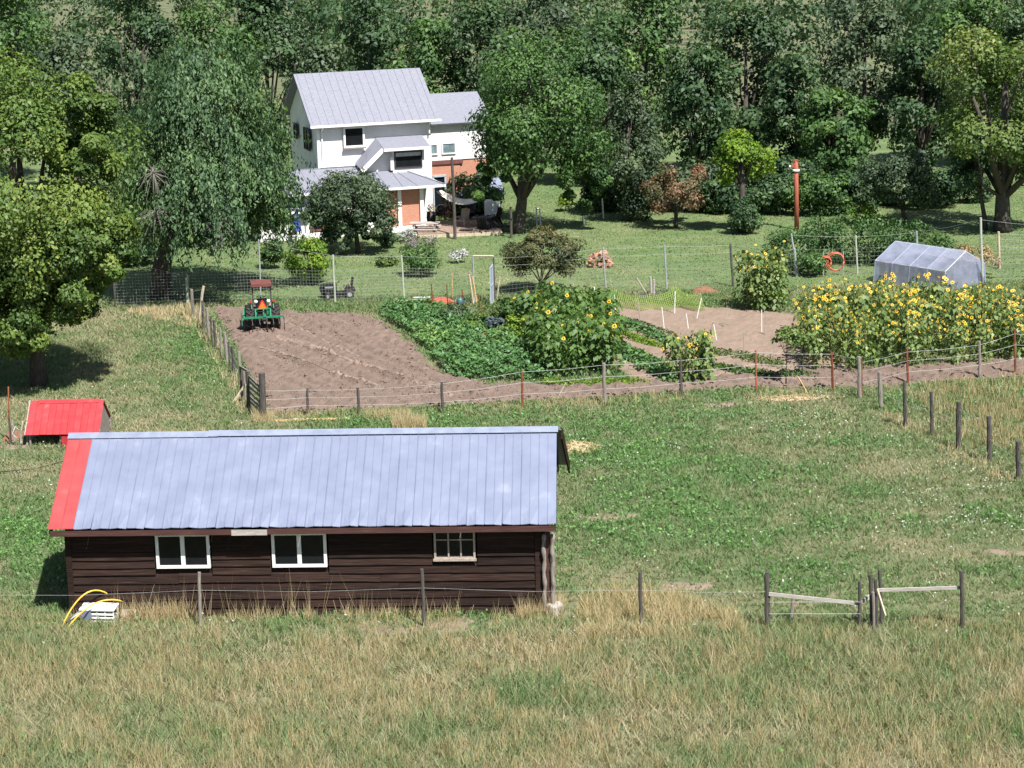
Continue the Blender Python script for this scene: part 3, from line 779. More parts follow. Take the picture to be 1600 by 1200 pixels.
q.poly([(RX0, RY, RZ), (RX1, RY, RZ), (RX1, 2 * RY - EY, EZ), (RX0, 2 * RY - EY, EZ)][::1], .02)
q.poly([(RX1, RY, RZ), (RX1 + .12, RY + .1, RZ - .06), (RX1 + .3, 2 * RY - EY + .1, EZ - .03), (RX1, 2 * RY - EY, EZ)], .02)
q.build('rear_roof', 'galvanised', barn)
MB().bar((RX1 + .13, RY + .15, RZ - .2), (RX1 + .3, 2 * RY - EY + .1, EZ - .16), .05, .34).build('rear_barge_board', 'dark_wood', barn)
for x0, x1, dz in ((RX0 - .02, 4.2, .0), (3.9, RX1 + .03, .022)):
    q = MB(); a_ = .24
    for sg in (-1, 1):
        y0, z0 = RY, RZ + .05 + dz; y1, z1 = RY + sg * a_ * ca_, RZ + .05 + dz - a_ * sa_
        pts = [(x0, y1, z1), (x1, y1, z1), (x1, y0, z0), (x0, y0, z0)]
        q.poly(pts if sg < 0 else pts[::-1], .012)
    q.build('ridge_cap', 'galvanised_cap', barn)
# twisted posts at the right corner and the footing
for x, y in ((L - .03, -.10), (L + .22, -.16)):
    pts = [(x + .016 * math.sin(i * 1.1), y + .016 * math.cos(i * 1.1), 0.0 + i * .13) for i in range(20)]
    MB().tube(pts, [.065 + .014 * math.sin(i * 1.8) for i in range(20)], 7).build('corner_post', 'grey_wood', barn, True)
MB().b2((L + .03, -.12, 0), (L + .16, -.04, 2.52)).build('corner_plank', 'fascia_wood', barn)
MB().lathe([(.26, -.05), (.25, .3), (.2, .36), (.0, .37)], (L + .25, -.12, 0.02), n=9).build('footing', 'concrete', barn)

# yellow hoops and the white sheet leaning by the barn's left corner
def arc(p0, p1, h, n=16, skew=0.0):
    p0 = Vector(p0); p1 = Vector(p1)
    return [p0.lerp(p1, i / n) + Vector((skew * math.sin(math.pi * i / n), 0, h * math.sin(math.pi * i / n) ** .8)) for i in range(n + 1)]
a = G(96, 984); b = G(196, 957)
tag(MB().tube(arc(a, b, .93), .024, 6).build('pipe_hoop', 'yellow_pipe', None, True), 'taller yellow plastic pipe bent into a hoop at the barn corner', 'pipe', 'bent yellow pipes by the barn')
a = G(104, 985); b = G(222, 957)
tag(MB().tube(arc(a, b, .64), .024, 6).build('pipe_hoop', 'yellow_pipe', None, True), 'lower yellow plastic pipe hoop arching over the white crate', 'pipe', 'bent yellow pipes by the barn')
g = G(155, 970)
cr = thing('crate', 'white plastic crate lying on its side in dry grass under the yellow hoops', 'crate', g, R(-8))
q = MB()
for z0 in (.02, .13, .24, .35): q.b2((-.50, -.2, z0), (.52, -.17, z0 + .05)); q.b2((-.50, .25, z0), (.52, .28, z0 + .05))
for x in (-.5, -.25, 0., .25, .5): q.b2((x - .02, -.165, .02), (x + .02, -.14, .40)); q.b2((x - .02, .22, .02), (x + .02, .245, .40))
q.build('lattice', 'white_paint', cr)
q = MB(); q.poly([(-.52, -.22, .41), (.54, -.22, .41), (.54, .3, .46), (-.52, .3, .46)], .03); q.build('side_panel', 'white_paint', cr)
q = MB(); q.lathe([(.01, 0), (.17, 0), (.17, .03), (.01, .03)], (-.3, -.235, .22), 'y', 16); q.build('round_plate', 'galvanised', cr)
q = MB(); q.poly([(-.95, -.3, .02), (-.52, -.3, .3), (-.52, .2, .32), (-.9, .2, .05)], .02); q.build('flap', 'white_paint', cr)
q = MB(); q.poly([(.62, -.1, .0), (1.1, -.1, .0), (1.08, .1, .3), (.66, .1, .3)], .03)
o = q.build('board_piece', 'old_white_paint', None, loc=g); tag(o, 'weathered white board propped in the dry grass beside the crate', 'board')
# ------------------------------------------------------------------ red roofed shelter
g = G(96, 697); g0 = G(45, 697)
sh = thing('shelter', 'low open shelter with a bright red metal roof behind the barn', 'shelter', g0, R(-1.5))
W, E_, RGZ, RD = 2.85, .60, 1.52, 1.05
q = MB()
for x in (.05, W / 2 - .2, W - .1):
    q.b2((x, -.03, 0), (x + .06, .03, E_)); q.b2((x, 2 * RD - .03, 0), (x + .06, 2 * RD + .03, E_))
q.b2((0, -.02, E_ - .06), (W, .02, E_ - .005)); q.b2((0, 2 * RD - .02, E_ - .06), (W, 2 * RD + .02, E_ - .005))
q.build('frame', 'grey_wood', sh)
ov = .16; sl_ = (RGZ - E_) / RD
def shs(wd, x, seed):
    b_ = MB(); y0, z0 = -ov, E_ - ov * sl_ + .03; y1, z1 = RD, RGZ + .03
    nx, nz = -sl_, 1
    pr = [(0, .0), (.012, .022), (.024, 0), (wd - .002, 0)]
    for (xa, ha), (xb, hb) in zip(pr[:-1], pr[1:]):
        b_.poly([(xa, y0, z0 + ha), (xb, y0, z0 + hb), (xb, y1, z1 + hb), (xa, y1, z1 + ha)], None)
    b_.poly([(0, y1, z1 - .012), (wd, y1, z1 - .012), (wd, y0, z0 - .012), (0, y0, z0 - .012)], None)
    b_.poly([(0, y0, z0 - .012), (wd, y0, z0 - .012), (wd, y0, z0), (0, y0, z0)], None)
    return b_.build('roof_sheet', 'red_metal', sh, loc=(x, 0, rb.uniform(-.01, .012)))
n = 11
first = shs(W / n, -.05, 0)
for i in range(1, n):
    c = first.copy(); col.objects.link(c); c.location = (-.05 + i * W / n, 0, rb.uniform(-.012, .014))
q = MB(); q.poly([(-.05, RD, RGZ + .02), (W - .05, RD, RGZ + .02), (W - .05, 2 * RD + ov, E_ - ov * sl_ + .02), (-.05, 2 * RD + ov, E_ - ov * sl_ + .02)], .015); q.build('rear_roof', 'red_metal', sh)
q = MB(); q.poly([(.3, RD - .13, RGZ - .13 * sl_ + .06), (W - .2, RD - .13, RGZ - .13 * sl_ + .06), (W - .2, RD, RGZ + .065), (.3, RD, RGZ + .065)], .012)
q.poly([(.3, RD, RGZ + .065), (W - .2, RD, RGZ + .065), (W - .2, RD + .13, RGZ - .13 * sl_ + .06), (.3, RD + .13, RGZ - .13 * sl_ + .06)], .012); q.build('ridge_cap', 'red_metal', sh)
q = MB(); q.b2((1.34, -.19, .0), (2.3, -.16, E_ - .19)); q.build('red_panel', 'red_metal', sh)
q = MB(); q.poly([(W - .12, 0, 0), (W - .12, 2 * RD, 0), (W - .12, 2 * RD, E_), (W - .12, RD, RGZ - .02), (W - .12, 0, E_)], .03); q.build('end_wall', 'grey_wood', sh)
q = MB(); q.bar((-.08, -ov, E_ - ov * sl_), (-.08, RD, RGZ + .02), .04, .1); q.build('barge_board', 'old_white_paint', sh)
q = MB(); q.tube([(.1, 1.2, .05), (.1, 1.2, .5)], .03)
# chicken wire and slats on the open left end
q = MB()
for i in range(9):
    y = .1 + i * .235; zt = E_ + (RGZ - E_) * (1 - abs(y - RD) / RD)
    q.tube([(-.02, y, 0), (-.02, y, zt)], .008, 4, False)
for i in range(7):
    z = .1 + i * .2; hw = RD if z < E_ else RD * (1 - (z - E_) / (RGZ - E_))
    q.tube([(-.02, RD - hw, z), (-.02, RD + hw, z)], .008, 4, False)
tag(q.build('wire_mesh', 'wire', sh), kind='stuff')
for (y, z0, y2, z1) in ((.02, 0, .3, .95), (.9, 0, .95, 1.5), (1.5, 0, 1.45, 1.1)):
    MB().bar((-.06, y, z0), (-.06, y2, z1), .05, .07).build('slat', 'grey_wood', sh)
junk = [((-.42, .25, 0), (-.2, .2, .95), .055, 'pale_wood'), ((-.55, .1, 0), (-.62, .3, 1.0), .05, 'grey_wood'), ((-.75, .2, .0), (-.8, .4, .9), .05, 'dark_post'), ((-.3, .0, .0), (-.28, .15, .6), .07, 'grey_wood')]
for p, q_, t, m_ in junk:
    o = MB().bar(p, q_, t).build('plank', m_, None, loc=g0); tag(o, {'pale_wood': 'pale plank leaning on the end of the red shelter', 'dark_post': 'dark plank leaning farthest from the red shelter'}.get(m_, 'tallest grey plank leaning on the end of the red shelter' if q_[2] > .9 else 'short thick grey plank leaning on the end of the red shelter'), 'plank', 'planks leaning by the red shelter')
o = MB().tube([(-.55, .1, .1), (-.4, -.1, .35), (-.6, .0, .5), (-.5, .2, .75), (-.35, .1, .6)], .02, 5).build('bent_wire', 'steel', None, True, loc=g0)
tag(o, 'tangle of grey wire beside the open end of the red shelter', 'wire')
p = G(17, 690); t = atY(13, 604, p[1])
o = MB().tube([(0, 0, -.1), (0, 0, 1.1), tuple(t - p)], [.035, .032, .03], 7).build('pole', 'rust', None, True, loc=p); tag(o, 'tall rusty pole standing left of the red shelter', 'pole')
MB2 = MB().poly([(0, 0, .02), (.7, .1, .02), (.9, .8, .25), (.1, .9, .2)], .03); o = MB2.build('board_piece', 'mulch', None, loc=G(2, 690)); tag(o, 'brown board lying on earth left of the red shelter', 'board')
# cable across the grass on the left
pts = [G(-30, 745), G(0, 741), G(55, 735), G(104, 723), G(140, 712)]
o = MB().tube([p + np.array([0, 0, .06 + .03 * (i % 2)]) for i, p in enumerate(pts)], .02, 5).build('cable', 'rubber', None, True); tag(o, 'thin black cable lying across the grass left of the barn', 'cable')

# ------------------------------------------------------------------ fences
def postmesh(h, r, n=8, top=True, jit=0.0, seed=0):
    r_ = random.Random(seed); k = 5
    pts = [(r_.uniform(-1, 1) * jit * i / k, r_.uniform(-1, 1) * jit * i / k, -.1 + (h + .1) * i / k) for i in range(k + 1)]
    return MB().tube(pts, [r * (1.06 - .12 * i / k) for i in range(k + 1)], n)
def fence(name, label, cat, posts, strands, wire_r=.006, mats='dark_post', group=None, mesh=None):
    """posts: (px_foot, py_foot, px_top, py_top, radius, material); heights come from the photo at each foot"""
    P = [G(p[0], p[1]) for p in posts]
    root = thing(name, label, cat, P[0], 0, group)
    tops = []
    for i, (p, g) in enumerate(zip(posts, P)):
        t = atY(p[2], p[3], g[1]); h = max(.3, t[2]); dx = t[0] - g[0]
        r_ = random.Random(i); k = 5
        pts = [(dx * max(0, j / k - .0) + r_.uniform(-.01, .01), r_.uniform(-.01, .01), -.12 + (h + .12) * j / k) for j in range(k + 1)]
        o = MB().tube(pts, [p[4] * (1.06 - .1 * j / k) for j in range(k + 1)], 8).build('post', p[5], root, loc=g - P[0])
        tops.append((g - P[0], dx, h))
    for f in strands:
        pts = []
        for i, (g, dx, h) in enumerate(tops):
            pts.append(g + np.array([dx * f, -.04, h * f]))
            if i < len(tops) - 1:
                g2, dx2, h2 = tops[i + 1]
                a_ = g + np.array([dx * f, -.04, h * f]); b_ = g2 + np.array([dx2 * f, -.04, h2 * f])
                pts.append((a_ + b_) / 2 - np.array([0, 0, .012 * np.linalg.norm(b_ - a_)]))
        MB().tube(pts, wire_r, 4, False).build('wire', 'wire', root)
    if mesh:
        step, rr, top = mesh
        q = MB()
        for (g, dx, h), (g2, dx2, h2) in zip(tops[:-1], tops[1:]):
            d = g2 - g; Ln = np.linalg.norm(d); n = max(1, int(Ln / step))
            for i in range(n):
                a_ = g + d * i / n; q.tube([a_ + np.array([0, -.03, .05]), a_ + np.array([0, -.03, top])], rr, 3, False)
            for z in np.arange(.08, top + .01, step):
                q.tube([g + np.array([0, -.03, z]), g2 + np.array([0, -.03, z])], rr, 3, False)
        tag(q.build('wire_netting', 'wire', root), kind='stuff')
    return root
fence('deer_fence', 'tall woven wire fence on thin steel posts behind the tractor and mower', 'fence',
      [(180, 480, 178, 400, .04, 'dark_post'), (293, 476, 292, 431, .085, 'green_grey_paint'), (408, 472, 404, 374, .04, 'steel'), (524, 474, 520, 398, .05, 'green_grey_paint'), (632, 469, 627, 399, .05, 'green_grey_paint'), (742, 472, 738, 401, .045, 'steel')],
      (.98,), .006, mesh=(.16, .0055, 1.75))
fence('deer_fence', 'tall wire fence on bare steel posts behind the netted bean bed', 'fence',
      [(773, 474, 771, 402, .045, 'dark_post'), (947, 456, 942, 386, .05, 'steel'), (1042, 452, 1038, 383, .05, 'steel'), (1146, 447, 1141, 381, .06, 'dark_post'), (1245, 432, 1241, 388, .07, 'steel')],
      (.97, .8), .005, mesh=(.2, .0035, 1.5))
fence('deer_fence', 'tall wire fence on pale posts running behind the plastic tunnel', 'fence',
      [(1248, 431, 1236, 365, .05, 'steel'), (1340, 428, 1337, 368, .05, 'green_grey_paint'), (1434, 424, 1432, 361, .055, 'steel'), (1536, 446, 1532, 340, .065, 'green_grey_paint'), (1640, 440, 1638, 350, .05, 'steel')],
      (.97,), .005, mesh=(.22, .004, 1.6))
fence('wire_fence', 'dark wire fence on short posts beneath the big walnut tree', 'fence',
      [(1562, 420, 1560, 362, .07, 'pale_wood'), (1640, 418, 1639, 365, .06, 'dark_post')], (.95, .8, .6), .006, mesh=(.2, .006, 1.7))
fence('field_fence', 'old leaning post fence along the left edge of the tilled plot', 'fence',
      [(302, 496, 299, 452, .075, 'grey_wood'), (309, 502, 318, 447, .07, 'pale_wood'), (318, 516, 316, 470, .06, 'dark_post'), (326, 530, 323, 481, .075, 'grey_wood'), (332, 538, 329, 494, .05, 'dark_post'), (338, 546, 334, 500, .07, 'dark_post'), (346, 556, 344, 512, .05, 'grey_wood'), (355, 569, 351, 519, .08, 'grey_wood'), (360, 577, 357, 534, .05, 'dark_post'), (366, 586, 363, 541, .07, 'dark_post'), (376, 604, 373, 549, .07, 'grey_wood')],
      (.92, .65, .38), .007)
fence('wire_fence', 'low wire fence with dark wooden posts along the front of the garden', 'fence',
      [(412, 655, 410, 608, .05, 'dark_post'), (481, 648, 480, 607, .055, 'dark_post'), (561, 647, 559, 606, .06, 'dark_post'), (692, 645, 690, 597, .06, 'dark_post'), (817, 636, 815, 578, .045, 'rust'), (945, 630, 943, 567, .075, 'grey_wood'), (1065, 620, 1063, 560, .065, 'dark_post'), (1182, 612, 1181, 547, .04, 'rust_orange'), (1302, 611, 1299, 550, .05, 'rust'), (1344, 622, 1342, 557, .08, 'grey_wood')],
      (.95, .66, .36), .007)
fence('wire_fence', 'wire fence on rusty stakes along the foot of the sunflower hedge', 'fence',
      [(1347, 618, 1346, 560, .03, 'rust'), (1419, 601, 1417, 544, .05, 'rust'), (1531, 591, 1530, 533, .065, 'grey_wood'), (1587, 586, 1585, 514, .05, 'rust'), (1660, 582, 1659, 520, .05, 'dark_post')],
      (.9, .66, .36), .007)
fence('post_fence', 'diagonal fence of round grey posts between pasture and the rough paddock', 'fence',
      [(1377, 640, 1374, 581, .085, 'grey_wood'), (1415, 666, 1413, 597, .075, 'dark_post'), (1457, 680, 1455, 612, .07, 'dark_post'), (1498, 701, 1498, 628, .095, 'dark_post'), (1547, 721, 1545, 650, .09, 'dark_post'), (1592, 749, 1590, 689, .09, 'dark_post'), (1650, 775, 1648, 712, .09, 'dark_post')],
      (.85, .5), .006)
fence('wire_fence', 'wire fence on thin weathered posts in dry grass before the barn', 'fence',
      [(-60, 990, -62, 900, .05, 'dark_post'), (313, 980, 311, 894, .05, 'grey_wood'), (663, 979, 659, 889, .055, 'dark_post'), (1002, 979, 1000, 894, .055, 'dark_post'), (1199, 981, 1197, 897, .06, 'dark_post')],
      (.68,), .0032)
p = G(316, 962); o = MB().bar((0, 0, .35), tuple(atY(352, 911, p[1] + .6) - p), .05).build('brace', 'grey_wood', None, loc=p)
tag(o, 'grey stick braced against the fence post in front of the barn', 'stick')
# pole gate and its panels on the near right
def railobj(root, a, b, Y1, Y2, wd, ht, m_, name='rail'):
    A = atY(*a, Y1); B = atY(*b, Y2); o0 = Vector(root.location)
    return MB().bar(Vector(A) - o0, Vector(B) - o0, wd, ht).build(name, m_, root)
def vpost(root, foot, top, r, m_, Y=None):
    g = G(*foot); t = atY(top[0], top[1], g[1]); o0 = Vector(root.location)
    return MB().tube([Vector(g) - o0 + Vector((0, 0, -.1)), Vector(g).lerp(Vector(t), .5) - o0 + Vector((.01, .01, 0)), Vector(t) - o0], [r * 1.05, r, r * .95], 8).build('post', m_, root)
g = G(1199, 981)
f1 = thing('rail_panel', 'single rail fence panel sagging to the right with a thin leaning stake', 'fence', g)
vpost(f1, (1201, 981), (1199, 894), .055, 'dark_post'); vpost(f1, (1343, 981), (1343, 908), .05, 'dark_post'); vpost(f1, (1235, 968), (1241, 922), .05, 'grey_wood')
railobj(f1, (1201, 928), (1343, 943), g[1] - .06, g[1] - .02, .05, .10, 'bleached_wood')
railobj(f1, (1344, 942), (1359, 931), g[1], g[1] + .3, .05, .09, 'bleached_wood')
g = G(1368, 981)
f2 = thing('rail_panel', 'level single rail fence panel between two tall dark posts', 'fence', g)
vpost(f2, (1363, 981), (1360, 898), .06, 'dark_post'); vpost(f2, (1366, 984), (1364, 925), .05, 'grey_wood'); vpost(f2, (1378, 975), (1374, 890), .05, 'dark_post'); vpost(f2, (1504, 981), (1502, 892), .06, 'dark_post'); vpost(f2, (1370, 980), (1368, 905), .05, 'dark_post')
railobj(f2, (1372, 922), (1503, 918), g[1] - .06, g[1] - .06, .05, .09, 'bleached_wood')
railobj(f2, (1370, 920), (1383, 962), g[1] - .2, g[1] - .5, .05, .07, 'pale_wood', 'leaning_stick')
for fz in (.45, .8):
    A = G(1201, 981); B = G(1343, 981); MB().tube([A - g + np.array([0, -.08, fz]), B - g + np.array([0, -.08, fz])], .006, 4, False).build('wire', 'wire', f2)

# slatted gate at the corner of the plot
g = G(410, 656)
gt = thing('slat_gate', 'weathered slatted wooden gate hung on the thick corner post', 'gate', g)
vpost(gt, (411, 656), (409, 583), .135, 'dark_post')
vpost(gt, (389, 636), (387, 580), .09, 'dark_post')
vpost(gt, (378, 622), (376, 573), .07, 'dark_post'); vpost(gt, (383, 625), (381, 580), .045, 'grey_wood')
A0 = G(389, 636) - g; A1 = np.array([0., 0, 0])
for i, z in enumerate((.25, .45, .68, .9, 1.12, 1.33)):
    MB().bar(tuple(A0 + np.array([.05, 0, z - .02 * (i % 2)])), tuple(A1 + np.array([-.08, .05, z + .1 - .03 * (i % 3)])), .035, .11).build('slat', 'grey_wood', gt)
railobj(gt, (375, 573), (390, 582), G(378, 622)[1], G(389, 636)[1], .06, .1, 'grey_wood', 'top_rail')
o = MB().bar(tuple(G(363, 631) - g), tuple(atY(384, 600, G(385, 630)[1]) - g), .05, .1).build('brace', 'pale_wood', gt)
# boards lying near
g = G(488, 657)
o = MB().box((0, 0, .04), (2.9, .2, .05), R(3)).build('plank', 'fresh_wood', None, loc=g); tag(o, 'long pale yellow plank lying on the grass by the tilled plot', 'plank')
o = MB().box((.2, .16, .03), (2.0, .12, .04), R(-2)).build('plank', 'pale_wood', None, loc=g); tag(o, 'shorter pale plank lying behind the long yellow plank', 'plank')

# ------------------------------------------------------------------ tractor (back to the viewer)
g = G(409, 522)
T = thing('tractor', 'small green tractor with a rusty canopy parked on the tilled soil', 'tractor', (g[0], g[1] + .75, .05), R(10))
def wheel(x, y, r, wd, name='wheel'):
    q = MB(); rs = r
    prof = [(rs * .55, -wd * .42), (rs * .9, -wd * .5), (rs * .97, -wd * .38), (rs * .97, wd * .38), (rs * .9, wd * .5), (rs * .55, wd * .42)]
    q.lathe(prof, (0, 0, 0), 'x', 22)
    n = int(16 * r / .55)
    for i in range(n):
        t = 2 * math.pi * i / n
        for sgn in (-1, 1):
            tt = t + (0.5 * 2 * math.pi / n if sgn > 0 else 0)
            c = Vector((sgn * wd * .24, math.cos(tt) * rs, math.sin(tt) * rs))
            rm = Matrix.Rotation(tt, 3, 'X') @ Matrix.Rotation(sgn * R(35), 3, 'Y').transposed()
            rm = Matrix.Rotation(tt - math.pi / 2, 3, 'X') @ Matrix.Rotation(sgn * R(38), 3, 'Z')
            q.box(c, (wd * .56, .05, .07), rot=rm)
    w_ = q.build('wheel', 'rubber', T, loc=(x, y, r))
    q = MB(); q.lathe([(0.0, -wd * .2), (r * .15, -wd * .2), (r * .2, -wd * .1), (r * .5, -wd * .12), (r * .57, -wd * .36), (r * .57, wd * .36), (r * .5, wd * .1), (0, wd * .1)], (0, 0, 0), 'x', 16)
    q.build('rim', 'old_white_paint', w_)
    return w_
wheel(-.60, .15, .60, .44); wheel(.60, .15, .60, .44); wheel(-.52, 1.75, .34, .22); wheel(.52, 1.75, .34, .22)
q = MB(); q.b2((-.22, .0, .45), (.22, .75, .85)); q.b2((-.15, .7, .4), (.15, 1.7, .7)); q.tube([(-.5, .15, .56), (.5, .15, .56)], .09, 8); q.tube([(-.45, 1.75, .34), (.45, 1.75, .34)], .05, 8); q.build('chassis', 'dark_steel', T)
q = MB()
hood = [(-.27, .95, .7), (.27, .95, .7), (.27, .95, 1.12), (.2, .95, 1.2), (-.2, .95, 1.2), (-.27, .95, 1.12)]
hood2 = [(x * .9, 2.1, .7 + (z - .7) * .8) for x, y, z in hood]
q.add(hood + hood2, [(0, 1, 2, 3, 4, 5), (11, 10, 9, 8, 7, 6)] + [(i, i + 6, (i + 1) % 6 + 6, (i + 1) % 6) for i in range(6)]); q.build('hood', 'tractor_green', T)
for sg in (-1, 1):
    q = MB()
    pts = [(-.42, .62), (-.38, .95), (-.2, 1.13), (.1, 1.19), (.45, 1.1), (.65, .9)]
    for (y0, z0), (y1, z1) in zip(pts[:-1], pts[1:]):
        q.bar((sg * .52, y0 + .15, z0 + .03), (sg * .52, y1 + .15, z1 + .03), .035, .40)
    q.bar((sg * .34, .0, .95), (sg * .34, .65, 1.0), .04, .4)
    q.build('fender', 'tractor_green', T)
    q = MB(); q.bar((sg * .44, -.05, .8), (sg * .43, .0, 2.24), .06, .07); q.build('roll_bar', 'dark_steel', T)
    MB().lathe([(0, -.05), (.075, -.05), (.085, .0), (.06, .06), (0, .06)], (sg * .30, -.14, 1.43), 'y', 12).build('work_lamp', 'lamp_white', T, True)
    MB().box((sg * .56, -.1, 1.42), (.12, .06, .10)).build('tail_lamp', 'lamp_red', T)
    MB().bar((sg * .56, -.1, 1.15), (sg * .56, -.1, 1.38), .03).build('lamp_stalk', 'dark_steel', T)
    MB().box((sg * .36, -.08, 1.27), (.11, .05, .14)).build('lamp_housing', 'old_white_paint', T)
q = MB(); q.box((0, .35, 2.27), (.98, 1.15, .05)); q.box((0, -.235, 2.22), (.98, .03, .13)); q.box((0, .93, 2.22), (.98, .03, .1)); q.box((-.48, .35, 2.22), (.03, 1.12, .1)); q.box((.48, .35, 2.22), (.03, 1.12, .1)); q.build('canopy', 'dull_red', T)
q = MB(); q.b2((-.24, .3, .95), (.24, .72, 1.1)); q.b2((-.24, .2, 1.08), (.24, .3, 1.5)); q.build('seat', 'black_plastic', T)
q = MB(); q.lathe([(.19, -.015), (.215, .0), (.19, .015), (.17, 0), (.19, -.015)], (0, .98, 1.45), 'z', 16); q.tube([(0, 1.1, 1.1), (0, .98, 1.45)], .025); q.build('steering_wheel', 'dark_steel', T)
q = MB(); q.poly([(-.26, -.18, 1.05), (.26, -.18, 1.05), (.03, -.15, 1.5), (-.03, -.15, 1.5)], .012); sg_ = q.build('warning_triangle', 'sign_border', T)
q = MB(); q.poly([(-.19, -.19, 1.085), (.19, -.19, 1.085), (0, -.165, 1.43)], .008); q.build('reflector', 'orange_sign', sg_)
# three point frame and tool bar
q = MB(); q.box((0, -.6, .74), (1.95, .08, .09)); 
for x in (-.36, .36): q.bar((x, -.6, .74), (x, -.45, 1.12), .05)
q.bar((-.36, -.45, 1.12), (.36, -.45, 1.12), .05); q.bar((0, -.6, .74), (.05, -.2, 1.05), .05); q.bar((-.36, -.45, 1.1), (-.24, .05, .95), .05); q.bar((.36, -.45, 1.1), (.24, .05, .95), .05)
q.box((.05, -.64, .84), (.14, .06, .16)); q.build('tool_frame', 'tractor_green', T)
for i, x in enumerate((-.55, -.2, .15, .45, .72, .96)):
    q = MB(); a_ = [(x, -.6, .72), (x, -.78, .66), (x + .01, -.9, .45), (x, -.84, .2), (x, -.7, .04), (x, -.62, -.04)]
    q.tube(a_, .024, 5); q.box((x, -.68, .03), (.09, .03, .16), rot=Matrix.Rotation(R(35), 3, 'X')); q.build('tine', 'dark_steel', T)
q = MB(); q.b2((-.8, 2.95, .12), (.8, 2.98, .55)); q.b2((-.8, 2.5, .1), (.8, 2.98, .13)); q.poly([(.8, 2.5, .12), (.8, 2.9, .55), (.8, 3.0, .12)], .03); q.poly([(-.8, 2.5, .12), (-.8, 2.9, .55), (-.8, 3.0, .12)], .03); q.build('bucket', 'tractor_green', T)
for sg in (-1, 1):
    q = MB(); q.bar((sg * .4, 1.0, 1.0), (sg * .55, 1.9, .95), .07, .1); q.bar((sg * .55, 1.9, .95), (sg * .6, 2.6, .3), .07, .1); q.build('loader_arm', 'tractor_green', T)
q = MB(); q.b2((-1.02, .0, .25), (-.98, .5, .85)); q.bar((-1.0, .2, .7), (-.62, .2, .75), .05); q.build('side_guard', 'tractor_green', T)

# ------------------------------------------------------------------ ride-on mower behind the netting
g = G(526, 474); g = np.array([g[0], 106.95, 0])
Mw = thing('riding_mower', 'black ride on mower with a high seat parked behind the wire fence', 'mower', g, R(8))
def mwheel(x, y, r, wd):
    w_ = MB().lathe([(r * .5, -wd / 2), (r * .93, -wd / 2), (r, -wd * .3), (r, wd * .3), (r * .93, wd / 2), (r * .5, wd / 2)], (0, 0, 0), 'y', 16).build('wheel', 'rubber', Mw, True, (x, y, r))
    MB().lathe([(0, -wd * .42), (r * .52, -wd * .42), (r * .52, wd * .42), (0, wd * .42)], (0, 0, 0), 'y', 12).build('rim', 'steel', w_)
for y in (-.38, .38): mwheel(-.6, y, .19, .15); mwheel(.55, y, .25, .22)
q = MB(); s0 = [(-.95, .36), (-.98, .52), (-.9, .72), (-.55, .8), (-.1, .78), (-.1, .36)]
n = len(s0); hw = .27
q.add([(x, -hw, z) for x, z in s0] + [(x, hw, z) for x, z in s0], [tuple(range(n)), tuple(range(2 * n - 1, n - 1, -1))] + [(i, i + n, (i + 1) % n + n, (i + 1) % n) for i in range(n)]); q.build('hood', 'black_plastic', Mw)
q = MB(); q.b2((-.75, -.29, .58), (-.3, -.272, .66)); q.build('hood_decal', 'steel', Mw)
q = MB(); q.b2((-.15, -.42, .26), (.45, .42, .31)); q.b2((.3, -.4, .38), (.85, .4, .5)); q.b2((-.9, -.2, .22), (.8, .2, .34)); q.build('body', 'black_plastic', Mw)
q = MB(); q.lathe([(.42, 0), (.44, .1), (.3, .14), (0, .15)], (0, 0, .1), 'z', 16); q.build('cutting_deck', 'dark_steel', Mw)
q = MB(); q.b2((.28, -.24, .52), (.68, .24, .62)); q.box((.72, 0, .82), (.1, .46, .5), rot=Matrix.Rotation(R(12), 3, 'Y')); q.build('seat', 'black_plastic', Mw)
q = MB(); q.bar((.62, -.25, .6), (.5, -.25, .95), .03); q.bar((.5, -.25, .95), (.62, -.25, 1.0), .03); q.bar((.3, -.25, .55), (.42, -.25, .85), .03); q.build('lever', 'old_white_paint', Mw)
q = MB(); q.tube([(-.08, 0, .75), (.08, 0, .92)], .025); q.lathe([(.15, -.01), (.17, .0), (.15, .015), (.14, 0), (.15, -.01)], (.1, 0, .95), 'z', 14); q.build('steering_wheel', 'dark_steel', Mw)

# ------------------------------------------------------------------ plastic tunnel
A = G(1371, 440); A = np.array([atY(1371, 437, 104.5)[0], 104.5, 0])
gh = thing('plastic_tunnel', 'low greenhouse tunnel of cloudy plastic sheet on white hoops', 'greenhouse', (G(1367, 440)[0] + 1.6 * .766, G(1367, 440)[1] + 1.6 * .643, 0), R(-50))
GL, GW, GE, GR = 4.6, 3.2, 1.12, 1.95          # along x, across y (towards the viewer is -y)
prof = [(-GW / 2 - .12, 0), (-GW / 2, GE), (0, GR), (GW / 2, GE), (GW / 2 + .12, 0)]
nb = 4
for i in range(nb + 1):
    x = GL * i / nb
    MB().tube([(x, y, z) for y, z in prof], .016, 6).build('hoop', 'white_paint', gh)
for y, z in prof[1:4]:
    MB().tube([(0, y, z), (GL, y, z)], .016, 6).build('purlin', 'white_paint', gh)
rg = np.random.default_rng(9)
